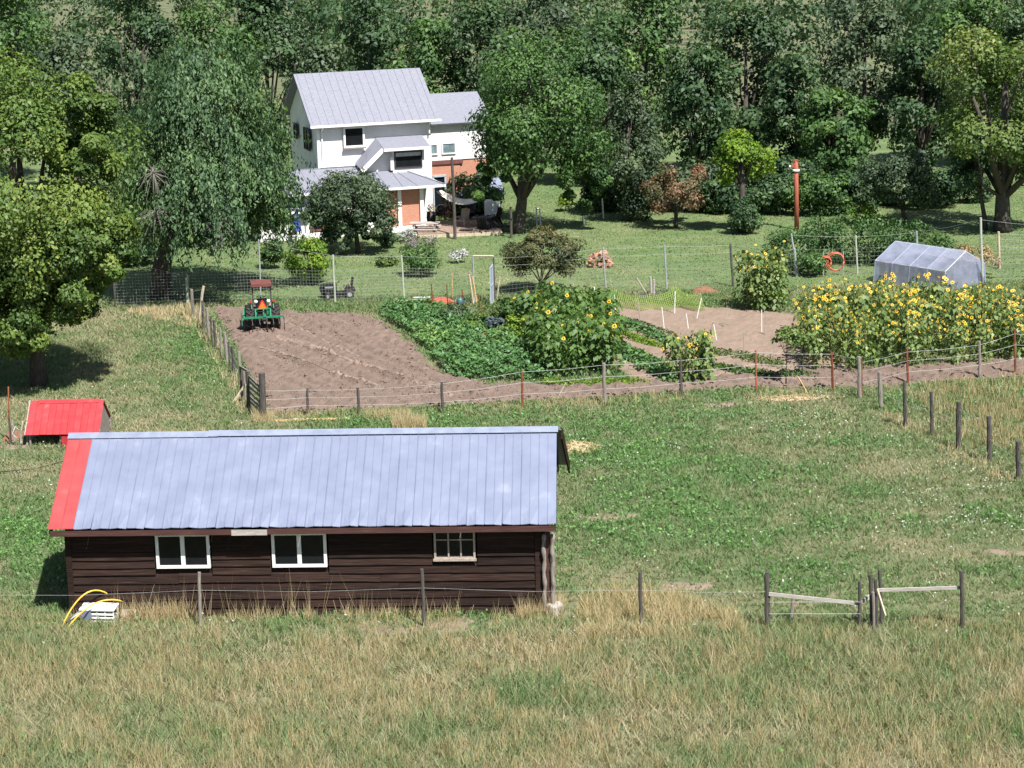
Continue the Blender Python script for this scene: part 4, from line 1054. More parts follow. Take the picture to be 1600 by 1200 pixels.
for i in range(nb):
    x0, x1 = GL * i / nb, GL * (i + 1) / nb
    for (a_, b_, nm) in ((1, 2, 'roof_film'), (2, 3, 'roof_film'), (0, 1, 'side_film'), (3, 4, 'side_film')):
        q = MB(); nx, ny = 6, 5; vs = []
        (ya, za), (yb, zb) = prof[a_], prof[b_]
        for u_ in range(nx + 1):
            for v_ in range(ny + 1):
                fx, fy = u_ / nx, v_ / ny
                sag = .05 * math.sin(math.pi * fx) * math.sin(math.pi * fy) + rg.uniform(-.012, .012) * (0 < u_ < nx)
                nn = Vector((0, -(zb - za), yb - ya)).normalized()
                vs.append(Vector((x0 + (x1 - x0) * fx, ya + (yb - ya) * fy, za + (zb - za) * fy)) + nn * (.034 - sag))
        fs = [(u_ * (ny + 1) + v_, (u_ + 1) * (ny + 1) + v_, (u_ + 1) * (ny + 1) + v_ + 1, u_ * (ny + 1) + v_ + 1) for u_ in range(nx) for v_ in range(ny)]
        q.add(vs, fs); q.build(nm, 'film', gh, True)
for x, sg in ((GL + .03, 1), (-.03, -1)):
    pts = [(x, y, z) for y, z in prof]; q = MB(); q.poly(pts if sg > 0 else pts[::-1], None); q.build('end_film', 'film', gh)
q = MB(); q.poly([(GL + .05, .8, 1.4), (GL + .5, 1.2, 0), (GL + .08, 1.7, 0), (GL + .05, 1.55, 1.15)], None); q.poly([(GL + .06, 1.2, 1.3), (GL + .25, 1.5, .0), (GL - .1, 1.85, .0), (GL + .0, 1.6, 1.12)], None); q.build('door_flap', 'film', gh)
for i in range(7):
    x = .2 + i * .63
    MB().b2((x, -GW / 2 + .1, 0), (x + .45, -GW / 2 + .13, 1.05 + .1 * (i % 2))).build('inside_board', 'old_white_paint' if i % 2 else 'pale_wood', gh)
# ------------------------------------------------------------------ the house beyond the lawn
TH = R(18)
hA = G(478, 374)
def HL(u, v, z): return (u, v, z)
house = thing('house', 'white two storey house with grey roofs and a brick fronted sun room', 'house', hA, TH)
mb = MB(); mb.poly([(1.8, 3.5, 0), (9.1, 3.5, 0), (9.1, 3.5, 6.7), (1.8, 3.5, 6.7)], .15); mb.poly([(1.8, 11.3, 0), (1.8, 3.5, 0), (1.8, 3.5, 6.7), (1.8, 7.4, 9.3), (1.8, 11.3, 6.7)], .15)
mb.poly([(9.1, 3.65, 0), (9.1, 11.3, 0), (9.1, 11.3, 6.7), (9.1, 7.4, 9.3), (9.1, 3.65, 6.7)], .15); mb.poly([(9.1, 11.3, 0), (1.8, 11.3, 0), (1.8, 11.3, 6.7), (9.1, 11.3, 6.7)], .15)
mb.build('main_wall', 'stucco', house)
q = MB(); q.poly([(1.3, 3.0, 6.42), (9.6, 3.0, 6.42), (9.6, 7.4, 9.36), (1.3, 7.4, 9.36)], .12); q.poly([(1.3, 7.4, 9.36), (9.6, 7.4, 9.36), (9.6, 11.8, 6.42), (1.3, 11.8, 6.42)], .12); q.build('main_roof', 'shingle_grey', house)
q = MB(); q.b2((1.74, 3.44, 3.6), (1.92, 3.55, 6.6)); q.build('corner_trim', 'white_paint', house)
def hwin(name, u0, u1, z0, z1, v, frame='dark_trim', fwid=.09, panes=2, glass='glass', side=False, sill=None):
    f = MB(); d = .07
    def bx(a0, a1, c0, c1, dd, off=0):
        if side: f.b2((v - dd + off, a0, c0), (v + .02 + off, a1, c1))
        else: f.b2((a0, v - dd, c0), (a1, v + .02, c1))
    bx(u0, u1, z0, z0 + fwid, d); bx(u0, u1, z1 - fwid, z1, d); bx(u0, u0 + fwid, z0 + fwid, z1 - fwid, d); bx(u1 - fwid, u1, z0 + fwid, z1 - fwid, d)
    iw = (u1 - u0 - 2 * fwid) / panes
    for i in range(1, panes): bx(u0 + fwid + iw * i - fwid * .4, u0 + fwid + iw * i + fwid * .4, z0 + fwid, z1 - fwid, d)
    o = f.build('window', frame, house)
    for i in range(panes):
        a0 = u0 + fwid + iw * i + .01; a1 = a0 + iw - .02
        p = MB()
        if side: p.b2((v - .03, a0, z0 + fwid), (v - .005, a1, z1 - fwid))
        else: p.b2((a0, v - .03, z0 + fwid), (a1, v - .005, z1 - fwid))
        p.build('pane', glass, o)
    if sill: MB().b2((u0 - .06, v - .14, z0 - .08), (u1 + .06, v - .002, z0 - .002)).build('sill', sill, o)
    return o
hwin('w', 3.4, 4.75, 5.0, 6.3, 3.35, 'white_paint', .12, 1, sill='grey_wood')
hwin('w', 5.0, 6.6, 4.72, 6.1, 1.65, 'dark_trim', .1, 2, side=True)
hwin('w', 8.6, 9.5, 5.1, 6.1, 1.65, 'dark_trim', .1, 1, side=True)
MB().b2((1.25, 2.9, 6.36), (9.65, 3.0, 6.50)).build('gutter', 'white_paint', house)
MB().tube([(2.05, 3.42, 3.95), (2.05, 3.42, 6.1), (2.05, 3.0, 6.36)], .05, 6).build('downpipe', 'white_paint', house)
MB().tube([(8.95, 3.30, 5.6), (8.95, 3.30, 6.1), (8.95, 3.0, 6.36)], .05, 6).build('downpipe', 'white_paint', house)
for i in range(17): MB().bar((1.5 + i * .49, 2.98, 6.415), (1.5 + i * .49, 7.38, 9.355), .035, .04).build('roof_seam', 'shingle_grey', house)
# sun room: walls, posts, hip roof
mb = MB(); mb.b2((0.02, .08, 0.38), (.2, .25, 2.75)); mb.b2((0, .25, 0), (.15, 3.35, 2.75)); mb.b2((.2, .08, 1.75), (2.0, .25, 2.75)); mb.b2((2.0, .08, 0.38), (2.2, .25, 2.75)); mb.b2((2.2, .1, .38), (5.7, .25, 2.75)); mb.b2((7.35, .2, 0.3), (7.5, 4.9, 2.75)); mb.build('sun_room_wall', 'stucco', house)
MB().b2((-.04, .0, 0), (7.62, .26, .36)).build('plinth', 'white_paint', house)
MB().b2((5.72, .14, .40), (7.30, .24, 2.70)).build('brick_panel', 'brickwork', house)
MB().b2((4.55, .06, .40), (5.715, .097, 2.70)).build('brick_panel', 'brickwork', house)
for u in (0.02, 5.86, 7.28):
    MB().b2((u, -.02, .365), (u + .23, .07 if u < 1 else .13, 2.74)).build('column', 'white_paint', house)
hwin('w', .27, 1.95, .42, 1.72, .09, 'brown_trim', .14, 2)
q = MB()
e = 2.86; A_ = (-1.1, -.5, e); B_ = (8.75, -.5, e); C_ = (6.2, 3.45, 3.78); D_ = (.45, 3.45, 3.78); E_ = (-1.1, 6.5, e); F_ = (8.75, 4.95, e + .02)
q.poly([A_, B_, C_, D_], .1); q.poly([E_, A_, D_], .1); q.poly([B_, F_, C_], .1); q.build('sun_room_roof', 'shingle_grey', house)
q = MB(); q.b2((-1.12, -.56, 2.72), (8.8, -.5, 2.86)); q.b2((8.75, -.5, 2.72), (8.8, 4.9, 2.86)); q.build('eave_board', 'white_paint', house)
for a, b_ in ((A_, D_), (B_, C_), (D_, C_)):
    MB().bar(Vector(a) + Vector((0, 0, .02)), Vector(b_) + Vector((0, 0, .02)), .12, .05).build('ridge_strip', 'shingle_grey', house)
for i in range(8):
    u = .4 + i * .95; MB().bar((u, -.49, e + .015), (min(max(u, .6), 6.1), 3.4, 3.785), .03, .03).build('seam', 'shingle_grey', house)
MB().b2((1.9, 3.36, 3.85), (6.1, 3.47, 3.99)).build('flashing', 'white_paint', house)
# low wing on the left
q = MB(); q.poly([(-2.9, -.5, 1.8), (.3, -.5, 1.8), (-.2, 1.4, 2.62), (-2.9, 1.4, 2.62)], .08); q.build('wing_roof', 'shingle_grey', house)
MB().b2((-2.9, -.55, 1.68), (.32, -.5, 1.80)).build('wing_eave', 'white_paint', house)
mb = MB(); mb.b2((-2.8, 0.0, 0), (-.05, .2, 1.68)); mb.b2((-2.8, .2, 0), (-2.7, 3.0, 2.5)); mb.b2((-2.7, 1.35, 1.68), (0, 1.5, 2.7)); mb.build('wing_wall', 'stucco', house)
hwin('w', -1.15, -.5, .25, 1.0, -.005, 'white_paint', .07, 1)
# projecting bay and its stair roof
mb = MB(); mb.b2((6.15, 2.0, 3.0), (8.2, 2.12, 3.72)); mb.b2((6.15, 2.0, 4.72), (8.2, 2.12, 4.95)); mb.b2((6.15, 2.0, 3.72), (6.3, 2.12, 4.72)); mb.b2((8.0, 2.0, 3.72), (8.2, 2.12, 4.72)); mb.b2((8.08, 2.12, 2.9), (8.2, 3.5, 4.95)); mb.b2((6.15, 2.12, 2.9), (6.27, 3.5, 4.95))
mb.poly([(4.25, 2.4, 3.5), (6.15, 2.4, 3.5), (6.15, 2.4, 4.9), (5.6, 2.4, 4.9)], .1); mb.build('bay_wall', 'stucco', house)
hwin('w', 6.25, 8.05, 3.68, 4.75, 2.0, 'dark_trim', .09, 1)
MB().b2((6.3, 1.955, 4.42), (8.0, 1.968, 4.66)).build('blind', 'steel', house)
MB().b2((6.0, 1.94, 3.6), (6.2, 2.0, 4.4)).build('bay_trim', 'white_paint', house)
q = MB(); q.poly([(5.5, 1.6, 5.0), (8.5, 1.6, 5.0), (8.5, 3.45, 5.5), (5.5, 3.45, 5.5)], .1); q.poly([(4.1, 1.75, 3.72), (5.5, 1.75, 5.0), (5.5, 3.45, 5.5), (4.1, 3.45, 4.0)], .1); q.build('bay_roof', 'shingle_grey', house)
q = MB(); q.bar((4.1, 1.72, 3.68), (5.5, 1.72, 4.95), .06, .26); q.b2((5.5, 1.52, 4.84), (8.5, 1.6, 5.0)); q.build('bay_eave', 'white_paint', house)
# right hand wing: white upper storey over brick
MB().b2((9.12, 5.0, 3.62), (13.2, 5.2, 6.0)).build('upper_wall', 'stucco', house)
MB().b2((9.1, 4.93, 3.36), (11.6, 5.2, 3.615)).build('trim_band', 'brown_trim', house)
mb = MB(); mb.b2((7.6, 5.02, 0), (9.62, 5.2, 3.355)); mb.b2((10.36, 5.02, 0), (11.4, 5.2, 3.355)); mb.b2((9.62, 5.02, 2.56), (10.36, 5.2, 3.355)); mb.b2((11.42, 5.06, 0), (13.2, 5.2, 3.61)); mb.b2((13.05, 5.2, 0), (13.2, 10, 6.0)); mb.build('brick_wall', 'brickwork', house)
q = MB(); q.b2((9.64, 5.06, .3), (10.34, 5.1, 2.55)); d_ = q.build('door', 'glass', house)
q = MB(); q.b2((9.56, 4.96, .3), (9.64, 5.06, 2.62)); q.b2((10.34, 4.96, .3), (10.46, 5.06, 2.62)); q.b2((9.56, 4.96, 2.56), (10.46, 5.06, 2.7)); q.build('door_frame', 'pale_blue_paint', d_)
hwin('w', 9.2, 9.95, 4.0, 4.72, 4.98, 'white_paint', .08, 1, 'pale_glass'); hwin('w', 10.2, 11.15, 4.0, 4.75, 4.98, 'white_paint', .08, 1, 'pale_glass')
q = MB(); q.poly([(8.9, 4.6, 6.0), (13.6, 4.6, 6.0), (13.6, 8.0, 7.6), (8.9, 8.0, 7.6)], .1); q.poly([(8.9, 8, 7.6), (13.6, 8, 7.6), (13.6, 11.5, 6.0), (8.9, 11.5, 6.0)], .1); q.build('wing_roof', 'shingle_grey', house)
MB().b2((8.3, 4.2, .0), (8.55, 4.4, 2.8)).build('column', 'brickwork', house)
# things around the house
def at_house(u, v, z=0):
    c, s_ = math.cos(TH), math.sin(TH)
    return (hA[0] + u * c - v * s_, hA[1] + u * s_ + v * c, z)
o = MB().lathe([(.20, -.05), (.27, -.03), (.29, 0), (.27, .03), (.2, .05), (.18, 0), (.2, -.05)], (0, 0, 0), 'y', 16).build('wreath', 'rust_orange', None, True, loc=at_house(3.35, -.05, 1.15)); o.rotation_euler = (0, 0, TH); tag(o, 'round orange wreath hanging on the white sun room wall', 'wreath')
um = thing('umbrella', 'folded navy blue patio umbrella standing left of the sun room', 'umbrella', at_house(-.75, -1.0), TH)
q = MB(); q.tube([(0, 0, 0), (0, 0, 2.0)], .03); q.build('pole', 'white_paint', um); q = MB(); q.lathe([(.02, 2.05), (.1, 1.8), (.2, 1.3), (.3, .75), (.22, .72)], (0, 0, 0), n=10); q.build('canopy', 'navy_cloth', um); MB().lathe([(0, 0), (.25, 0), (.25, .06), (0, .08)], (0, 0, 0)).build('base', 'concrete', um)
sd = thing('shed', 'low grey roofed shed in tree shade right of the brick wing', 'shed', G(752, 335), R(10))
q = MB(); q.b2((-1.3, 0, 0), (1.3, .1, 1.2)); q.b2((-1.3, .1, 0), (-1.2, 2, 1.2)); q.b2((1.2, .1, 0), (1.3, 2, 1.2)); q.b2((-1.2, 1.9, 0), (1.2, 2, 1.2)); q.build('wall', 'dark_wood', sd)
q = MB(); q.poly([(-1.5, -.3, 1.15), (1.5, -.3, 1.15), (1.5, 1.0, 2.2), (-1.5, 1.0, 2.2)], .06); q.poly([(-1.5, 1, 2.2), (1.5, 1, 2.2), (1.5, 2.3, 1.15), (-1.5, 2.3, 1.15)], .06); q.build('roof', 'galvanised', sd)
# deck
dk = thing('deck', 'low wooden deck with pale steps behind the brick sun room', 'deck', G(700, 371), R(6))
for i in range(15):
    MB().b2((-1.8 + i * .34, 0.0, .24), (-1.8 + i * .34 + .33, 4.6, .285)).build('deck_board', 'deck_wood', dk)
MB().b2((-1.8, -.03, 0.02), (3.3, -.001, .23)).build('skirt', 'pale_wood', dk)
for i in range(2): MB().b2((-2.6 + i * .4, .2, 0), (-1.81 - .4 * (1 - i), 2.2, .1 + .09 * i)).build('step', 'concrete', dk)
# picnic table
pt = thing('picnic_table', 'weathered pale picnic table with two benches beside the deck', 'picnic table', G(664, 367), R(-8))
for i in range(5): MB().box((0, -.32 + i * .16, .74), (1.8, .145, .045)).build('table_board', 'bleached_wood', pt)
for y in (-.68, .68): MB().box((0, y, .44), (1.8, .26, .045)).build('bench', 'bleached_wood', pt)
for x in (-.65, .65):
    for s_ in (-1, 1): MB().bar((x, s_ * .2, .71), (x, s_ * .62, .0), .05, .1).build('leg', 'grey_wood', pt)
    MB().box((x + .05, 0, .38), (.045, 1.5, .09)).build('crossbar', 'grey_wood', pt)
def adirondack(name, label, loc, rz, m_):
    c = thing(name, label, 'chair', loc, rz)
    for i in range(4): MB().box((-.22 + i * .147, .0 + 0, .36), (.135, .5, .03), rot=Matrix.Rotation(R(8), 3, 'X')).build('seat_slat', m_, c)
    for i in range(5): MB().bar((-.22 + i * .11, .24, .32), (-.25 + i * .125, .52, 1.0 + .06 * (1 - abs(i - 2) / 2)), .1, .025).build('back_slat', m_, c)
    for s_ in (-1, 1):
        MB().box((s_ * .34, -.02, .55), (.12, .62, .03)).build('arm', m_, c)
        MB().box((s_ * .32, -.26, .27), (.06, .08, .54)).build('leg', m_, c); MB().bar((s_ * .3, .4, .02), (s_ * .32, .2, .54), .05, .07).build('leg', m_, c)
    return c
p = G(722, 364); adirondack('garden_chair', 'white slatted garden chair on the sunny edge of the deck', (p[0], p[1] + .9, .29), R(-30), 'old_white_paint')
p = G(700, 352); adirondack('garden_chair', 'dark garden chair by the brick wall in deck shade', (p[0], p[1] + .8, .29), R(20), 'dark_wood')
p = G(772, 352); adirondack('garden_chair', 'dark garden chair on the grass under the big deck tree', (p[0], p[1] + .3, 0.0), R(-60), 'dark_wood')
tb = thing('patio_table', 'round dark patio table with cups standing in tree shade', 'table', tuple(G(752, 358)), 0)
MB().lathe([(0, .70), (.6, .70), (.6, .74), (0, .74)], (0, 0, 0), n=20).build('table_top', 'dark_steel', tb); MB().tube([(0, 0, 0), (0, 0, .7)], .06).build('pedestal', 'dark_steel', tb); MB().lathe([(0, 0), (.35, 0), (.3, .05), (0, .06)], (0, 0, 0)).build('foot', 'dark_steel', tb)
gz = G(752, 358)
for i, (x, y) in enumerate(((.2, .1), (-.25, .15), (-.05, -.25))):
    o = MB().lathe([(0, 0), (.06, 0), (.07, .12), (.05, .12), (.045, .02), (0, .02)], (0, 0, 0), n=10).build('cup', 'pale_glass', None, loc=(gz[0] + x, gz[1] + y, .742)); tag(o, 'small pale cup standing on the dark patio table', 'cup', 'cups on the patio table')
cv = G(770, 347)
ck = thing('camper_box', 'white rounded cabinet in the sun behind the patio', 'cabinet', cv, R(8))
q = MB(); q.box((0, 0, .85), (.95, .7, .95)); q.box((.02, 0, 1.36), (.8, .6, .1)); q.build('cabinet_body', 'white_paint', ck); q = MB(); [q.box((x, y, .19), (.08, .08, .38)) for x in (-.4, .4) for y in (-.28, .28)]; tag(q.build('feet', 'dark_steel', ck), kind='stuff'); MB().box((.3, -.365, .9), (.04, .03, .3)).build('handle', 'dark_steel', ck)
gl = thing('grill', 'added black kettle grill standing in for shade on the deck by the brick wall', 'grill', (G(690, 352)[0], G(690, 352)[1], .29))  # added dark piece, stands in for sail and tree shade on the deck
MB().lathe([(0, .55), (.2, .6), (.28, .75), (.29, .8), (.24, .95), (.1, 1.03), (0, 1.04)], (0, 0, 0), n=14).build('bowl', 'black_plastic', gl, True)
for a_ in (0, 2.1, 4.2): MB().tube([(.1 * math.cos(a_), .1 * math.sin(a_), .6), (.3 * math.cos(a_), .3 * math.sin(a_), 0)], .018, 5).build('leg', 'dark_steel', gl)
lg = thing('lounger', 'dark sun lounger added to deepen the oak shade right of the patio', 'lounger', tuple(G(788, 362)), R(-15))  # added to fill the dark zone that is only oak shade
q = MB(); q.box((0, 0, .34), (1.3, .6, .06)); q.box((-.8, 0, .55), (.6, .6, .06), rot=Matrix.Rotation(R(40), 3, 'Y')); q.build('cushion', 'dark_cloth', lg)
for x in (-.55, .55):
    for y in (-.25, .25): MB().b2((x - .03, y - .03, 0), (x + .03, y + .03, .31)).build('leg', 'dark_steel', lg)
p = G(735, 350); adirondack('garden_chair', 'dark garden chair added to deepen the shade at the back of the deck', (p[0], p[1] + .8, .29), R(-10), 'dark_cloth')  # added near-black chair, thickens the shade at the back of the deck
p = G(757, 364); adirondack('garden_chair', 'dark garden chair added to deepen the shade at the patio table', (p[0], p[1] - .2, 0.0), R(160), 'dark_cloth')  # another near-black chair added for the patio shade
bl = thing('planter_barrel', 'dark barrel planter with a withered flower beside the brick pier', 'planter', G(674, 350), 0)
MB().lathe([(0, 0), (.24, 0), (.3, .4), (.26, .78), (.22, .78), (.22, .7), (0, .7)], (0, 0, 0), n=12).build('barrel', 'dark_steel', bl, True)
rg = np.random.default_rng(4); C = rg.normal(size=(70, 3)) * np.array([.16, .16, .14]) + np.array([0, 0, .98]); npmesh('withered_plant', leafquads(rg, C, rdir(rg, 70), .15, .5), 4, 'leaf_dry', rg.random(70), bl)
# dark pole and shade sail
p = G(711, 374)
o = MB().tube([(0, 0, -.2), (0, 0, 2.5), tuple(atY(706, 246, p[1]) - p)], [.10, .09, .08], 8).build('pole', 'dark_post', None, loc=p); tag(o, 'tall dark wooden pole at the front edge of the deck', 'pole')
p2 = G(799, 372); o = MB().tube([(0, 0, -.2), (0, 0, 1.9)], .08, 8).build('pole', 'dark_post', None, loc=p2); tag(o, 'short dark pole at the right end of the patio', 'pole')
q = MB(); n = 12
a_ = Vector(atY(681, 299, 128.6)); b_ = Vector(atY(746, 316, 126.6)); c_ = Vector(atY(744, 309, 128.4)); d_ = Vector(atY(690, 297, 129.8)); vs = []
for i in range(n + 1):
    for j in range(5):
        u_, v_ = i / n, j / 4
        vs.append((a_.lerp(b_, u_)).lerp(d_.lerp(c_, u_), v_) - Vector((0, 0, .45 * math.sin(math.pi * u_) * (1 - .4 * v_))))
q.add(vs, [(i * 5 + j, (i + 1) * 5 + j, (i + 1) * 5 + j + 1, i * 5 + j + 1) for i in range(n) for j in range(4)])
o = q.build('shade_sail', 'cream_cloth', None, True); tag(o, 'cream shade sail sagging over the deck from the house to the pole', 'shade sail')

# ------------------------------------------------------------------ trees
tree('maple_tree', 'huge yellow green maple with foliage to the ground at the left edge', 'tree', (62, 604), (-150, 214, 60, 530), 'leaf_maple', 42000, .175, 110, 1, .34, extra=[(.66, -.2, -.30, .40, .35, .03), (-.1, -.35, -.62, .5, .4, -.05), (.35, -.3, -.56, .42, .35), (.55, .0, .35, .4, .3, .05), (-.6, -.3, -.6, .45, .3)], frac=.22, droop=.5, lowcut=-1)
tree('weeping_shrub_tree', 'dark rounded shrub tree in front of the sun room', 'tree', (560, 396), (472, 626, 262, 374), 'leaf_greygreen', 12500, .16, 60, 3, .16, extra=[(-.05, .0, -.85, .6, .4, -.2), (.3, -.1, -.55, .55, .3), (-.5, -.1, -.35, .45, .25)], frac=.25, inner=.55)
tree('oak_tree', 'large deep green oak with a thick leaning trunk right of the deck', 'tree', (810, 364), (716, 962, 40, 318), 'leaf_oak', 24000, .20, 70, 5, .42, extra=[(-.6, -.2, -.75, .3, .12), (.55, -.1, -.72, .35, .2)], frac=.25, h0=1.9, lean=(.5, 0))
tree('apple_tree', 'apple tree with rusty pink fruit clusters casting shade on the lawn', 'tree', (1056, 356), (1002, 1112, 252, 342), 'leaf_rusty', 6500, .16, 40, 7, .15, frac=.27, extra=[(.75, .6, .45, .45, .25, .12)])
tree('plum_tree', 'light green upright tree with dark ivy round its trunk', 'tree', (1160, 363), (1112, 1206, 190, 312), 'leaf_bright', 6500, .19, 42, 9, .22, frac=.27)
tree('ivy_bush', 'dark ivy clump wrapping the foot of the light green tree', 'bush', (1161, 365), (1132, 1194, 300, 365), 'leaf_dark', 3400, .16, 20, 10, .05, frac=.35, lowcut=-1)
tree('pear_tree', 'spreading grey green fruit tree with a forked trunk right of the rusty pole', 'tree', (1416, 352), (1334, 1472, 228, 338), 'leaf_greygreen', 12500, .17, 64, 11, .16, frac=.25, h0=.9)
tree('walnut_tree', 'big dark walnut with sunlit yellow tufts at the right edge', 'tree', (1566, 362), (1448, 1690, 20, 330), 'leaf_yellowgreen', 15000, .24, 42, 13, .5, frac=.24, inner=.6, h0=2.0, lowcut=-.9)
tree('walnut_tree', 'slim dark stemmed tree just left of the big walnut trunk', 'tree', (1540, 360), (1478, 1560, 200, 318), 'leaf_dark', 3500, .2, 26, 14, .14, frac=.28, h0=2.2)
tree('young_ash', 'small bright yellow green sapling standing in the bramble hedge', 'tree', (1345, 352), (1320, 1370, 318, 350), 'leaf_bright', 420, .2, 14, 15, .03, frac=.4)
tree('juniper_tree', 'broad grey green juniper between the oak and the apple tree', 'tree', (978, 345), (932, 1034, 110, 344), 'leaf_greygreen', 12000, .18, 74, 16, .25, frac=.27, lowcut=-1, extra=[(.2, 0, -.6, .55, .3)])
tree('hazel_bush', 'bright green bush low behind the white pipe fence', 'bush', (884, 330), (868, 902, 300, 328), 'leaf_bright', 450, .18, 12, 17, .04, frac=.4)
tree('young_tree', 'young leafy sapling staked on the orchard lawn', 'tree', (910, 350), (896, 926, 308, 342), 'leaf_oak', 500, .17, 12, 18, .03, frac=.4)
tree('grape_vine', 'yellow green grape vine mound left of the wire fence', 'bush', (486, 444), (440, 526, 366, 440), 'leaf_bright', 3800, .15, 36, 19, .08, frac=.28, lowcut=-1, inner=.6)
tree('lilac_bush', 'rounded green bush with pale seed heads on the house lawn', 'bush', (658, 431), (622, 695, 376, 430), 'leaf_oak', 3000, .12, 34, 20, .06, frac=.28, lowcut=-.9)
tree('lavender_bush', 'lilac flower spikes behind the rounded lawn bush', 'bush', (652, 390), (618, 690, 366, 388), 'leaf_lilac', 1100, .1, 20, 21, .03, frac=.35)
tree('silver_bush', 'small silvery white bush alone on the lawn', 'bush', (715, 411), (698, 733, 388, 410), 'leaf_silver', 700, .11, 14, 22, .03, frac=.4, lowcut=-.6)
tree('daylily_clump', 'low yellowing flower clump at the edge of the dry bed', 'plant', (605, 416), (582, 625, 400, 416), 'leaf_yellowgreen', 600, .14, 14, 23, .02, frac=.4)
tree('peony_bush', 'low dark green bush at the foot of the rounded shrub tree', 'bush', (600, 388), (580, 622, 352, 386), 'leaf_dark', 1500, .14, 18, 24, .04, frac=.35, lowcut=-1)
tree('phlox_bush', 'pale green bush beside the picnic table', 'bush', (636, 378), (620, 652, 358, 377), 'leaf_silver', 500, .12, 12, 25, .03, frac=.4)
o = tree('mallow_bush', 'green bush below the willow left of the grape vine', 'bush', (430, 420), (400, 446, 368, 418), 'leaf_oak', 1500, .14, 20, 26, .04, frac=.33, lowcut=-1)
tree('smoke_bush', 'brownish many stemmed shrub tree inside the garden fence', 'tree', (842, 458), (784, 916, 352, 440), 'leaf_brownish', 12000, .12, 64, 27, .07, frac=.22, h0=.5, limb_n=16, extra=[(-.1, 0, .55, .5, .25, .15)], inner=.5, bark='bark')
# dead grey twigs and the willow itself
def willow(name, label, base, x0, x1, yt, yb, seed, nstr, leaf):
    rg = np.random.default_rng(seed); b = G(*base); Yb = b[1]
    A = atY(x0, 250, Yb); B = atY(x1, 250, Yb); zt = atY((x0 + x1) / 2, yt, Yb)[2]; zb = atY((x0 + x1) / 2, yb, Yb)[2]
    cx = (A[0] + B[0]) / 2 - b[0]; rx = (B[0] - A[0]) / 2
    root = thing(name, label, 'tree', b)
    C = []; Nn = []; TT = []; tg = []
    nodes = []
    for i in range(170):
        d = rdir(rg, 1)[0]; d[2] = abs(d[2]) * 1.05 - .14
        p = np.array([cx, 0, zb + (zt - zb) * .28]) + d * np.array([rx * .95, rx * .8, (zt - zb) * .66]) * rg.uniform(.55, 1.0); nodes.append(p)
    nodes = np.array(nodes); tn = rg.normal(.45, .19, 170)
    for i in range(nstr):
        k = rg.integers(170); p0 = nodes[k] + rg.normal(size=3) * np.array([.55, .55, .4])
        out = unit(p0[:2] - np.array([cx, 0]))
        Ls = rg.uniform(.5, 1.9) * (1.5 if rg.random() < .2 else .9); n = int(Ls * 19) + 3
        t = np.linspace(0, 1, n)[:, None]; reach = rg.uniform(.2, 1.1)
        pts = p0 + np.concatenate([out[None] * (reach * (1 - (1 - t) ** 2)), .25 * np.sin(t * 2) - Ls * t ** 1.3], 1)
        pts = pts + rg.normal(size=(n, 3)) * .13
        ok = pts[:, 2] > max(.9, zb + rg.uniform(-.3, 1.0)); pts = pts[ok]
        if not len(pts): continue
        C.append(pts); Nn.append(unit(np.array([out[0], out[1], .45]) + rg.normal(size=(len(pts), 3)) * .55)); TT.append(tn[k] + rg.normal(0, .12, len(pts)))
    C = np.concatenate(C); Nn = np.concatenate(Nn); TT = np.concatenate(TT)
    tang = unit(np.tile([0, 0, -1.0], (len(C), 1)) + rg.normal(size=(len(C), 3)) * .35)
    npmesh('crown', leafquads(rg, C, Nn, .215, .42, 0, tang), 4, leaf, TT, root)
    mb = MB(); mb.tube([(0, 0, -.1), (.1, 0, 1.5), (.5, .1, 3.0), (cx * .7, .2, 5.5)], [.62, .5, .45, .25], 9)
    for i in range(16):
        t = nodes[rg.integers(170)]; st = Vector((.4, .1, 2.6 + rg.random() * 1.5)); t = Vector(t); k = rg.uniform(.1, .2)
        mb.tube([st, st.lerp(t, .5) + Vector((0, 0, .7)), t], [k, k * .6, k * .25], 5)
    mb.build('trunk', 'bark', root, True)
    q = MB()
    for cxp, cyp, rr in ((245, 330, 1.1), (342, 345, .9), (240, 270, .9)):
        c = atY(cxp, cyp, Yb - rx * .78) - b
        for i in range(38):
            d = Vector(rdir(rg, 1)[0]); d.z -= .35
            q.tube([Vector(c) + d * .1, Vector(c) + d * rr * rg.uniform(.4, 1), Vector(c) + d * rr + Vector((0, 0, -.35))], [.022, .016, .008], 4, False)
    tag(q.build('dead_twigs', 'grey_bark', root), kind='stuff')
    return root
willow('willow_tree', 'large drooping willow with dead grey twigs behind the wire fence', (252, 466), 172, 458, 10, 440, 30, 2900, 'leaf_willow')
# trees filling the far side of the lawn and beyond
BGT = [(-90, 150, -20, 40, 'dark'), (20, 156, -70, 30, 'oak'), (120, 148, 30, 30, 'greygreen'), (215, 160, -80, 30, 'dark'), (320, 152, -20, 36, 'oak'), (420, 158, -60, 30, 'dark'), (505, 150, 40, 26, 'greygreen'), (585, 163, -90, 30, 'dark'), (670, 152, 10, 28, 'oak'),
       (760, 150, -40, 30, 'dark'), (850, 158, -70, 32, 'greygreen'), (930, 146, 20, 26, 'dark'), (1010, 152, -60, 30, 'oak'), (1090, 144, 40, 26, 'dark'), (1165, 150, -30, 30, 'dark'), (1250, 143, 60, 26, 'dark'), (1305, 139, 120, 26, 'oak'), (1350, 150, -50, 30, 'greygreen'), (1440, 145, 20, 26, 'dark'), (1515, 152, -80, 32, 'oak'), (1600, 148, -20, 30, 'dark'), (1690, 150, -40, 34, 'dark')]
kinds = {'dark': ('dark green', 'spruce_tree'), 'oak': ('mid green', 'broadleaf_tree'), 'greygreen': ('grey green', 'poplar_tree')}
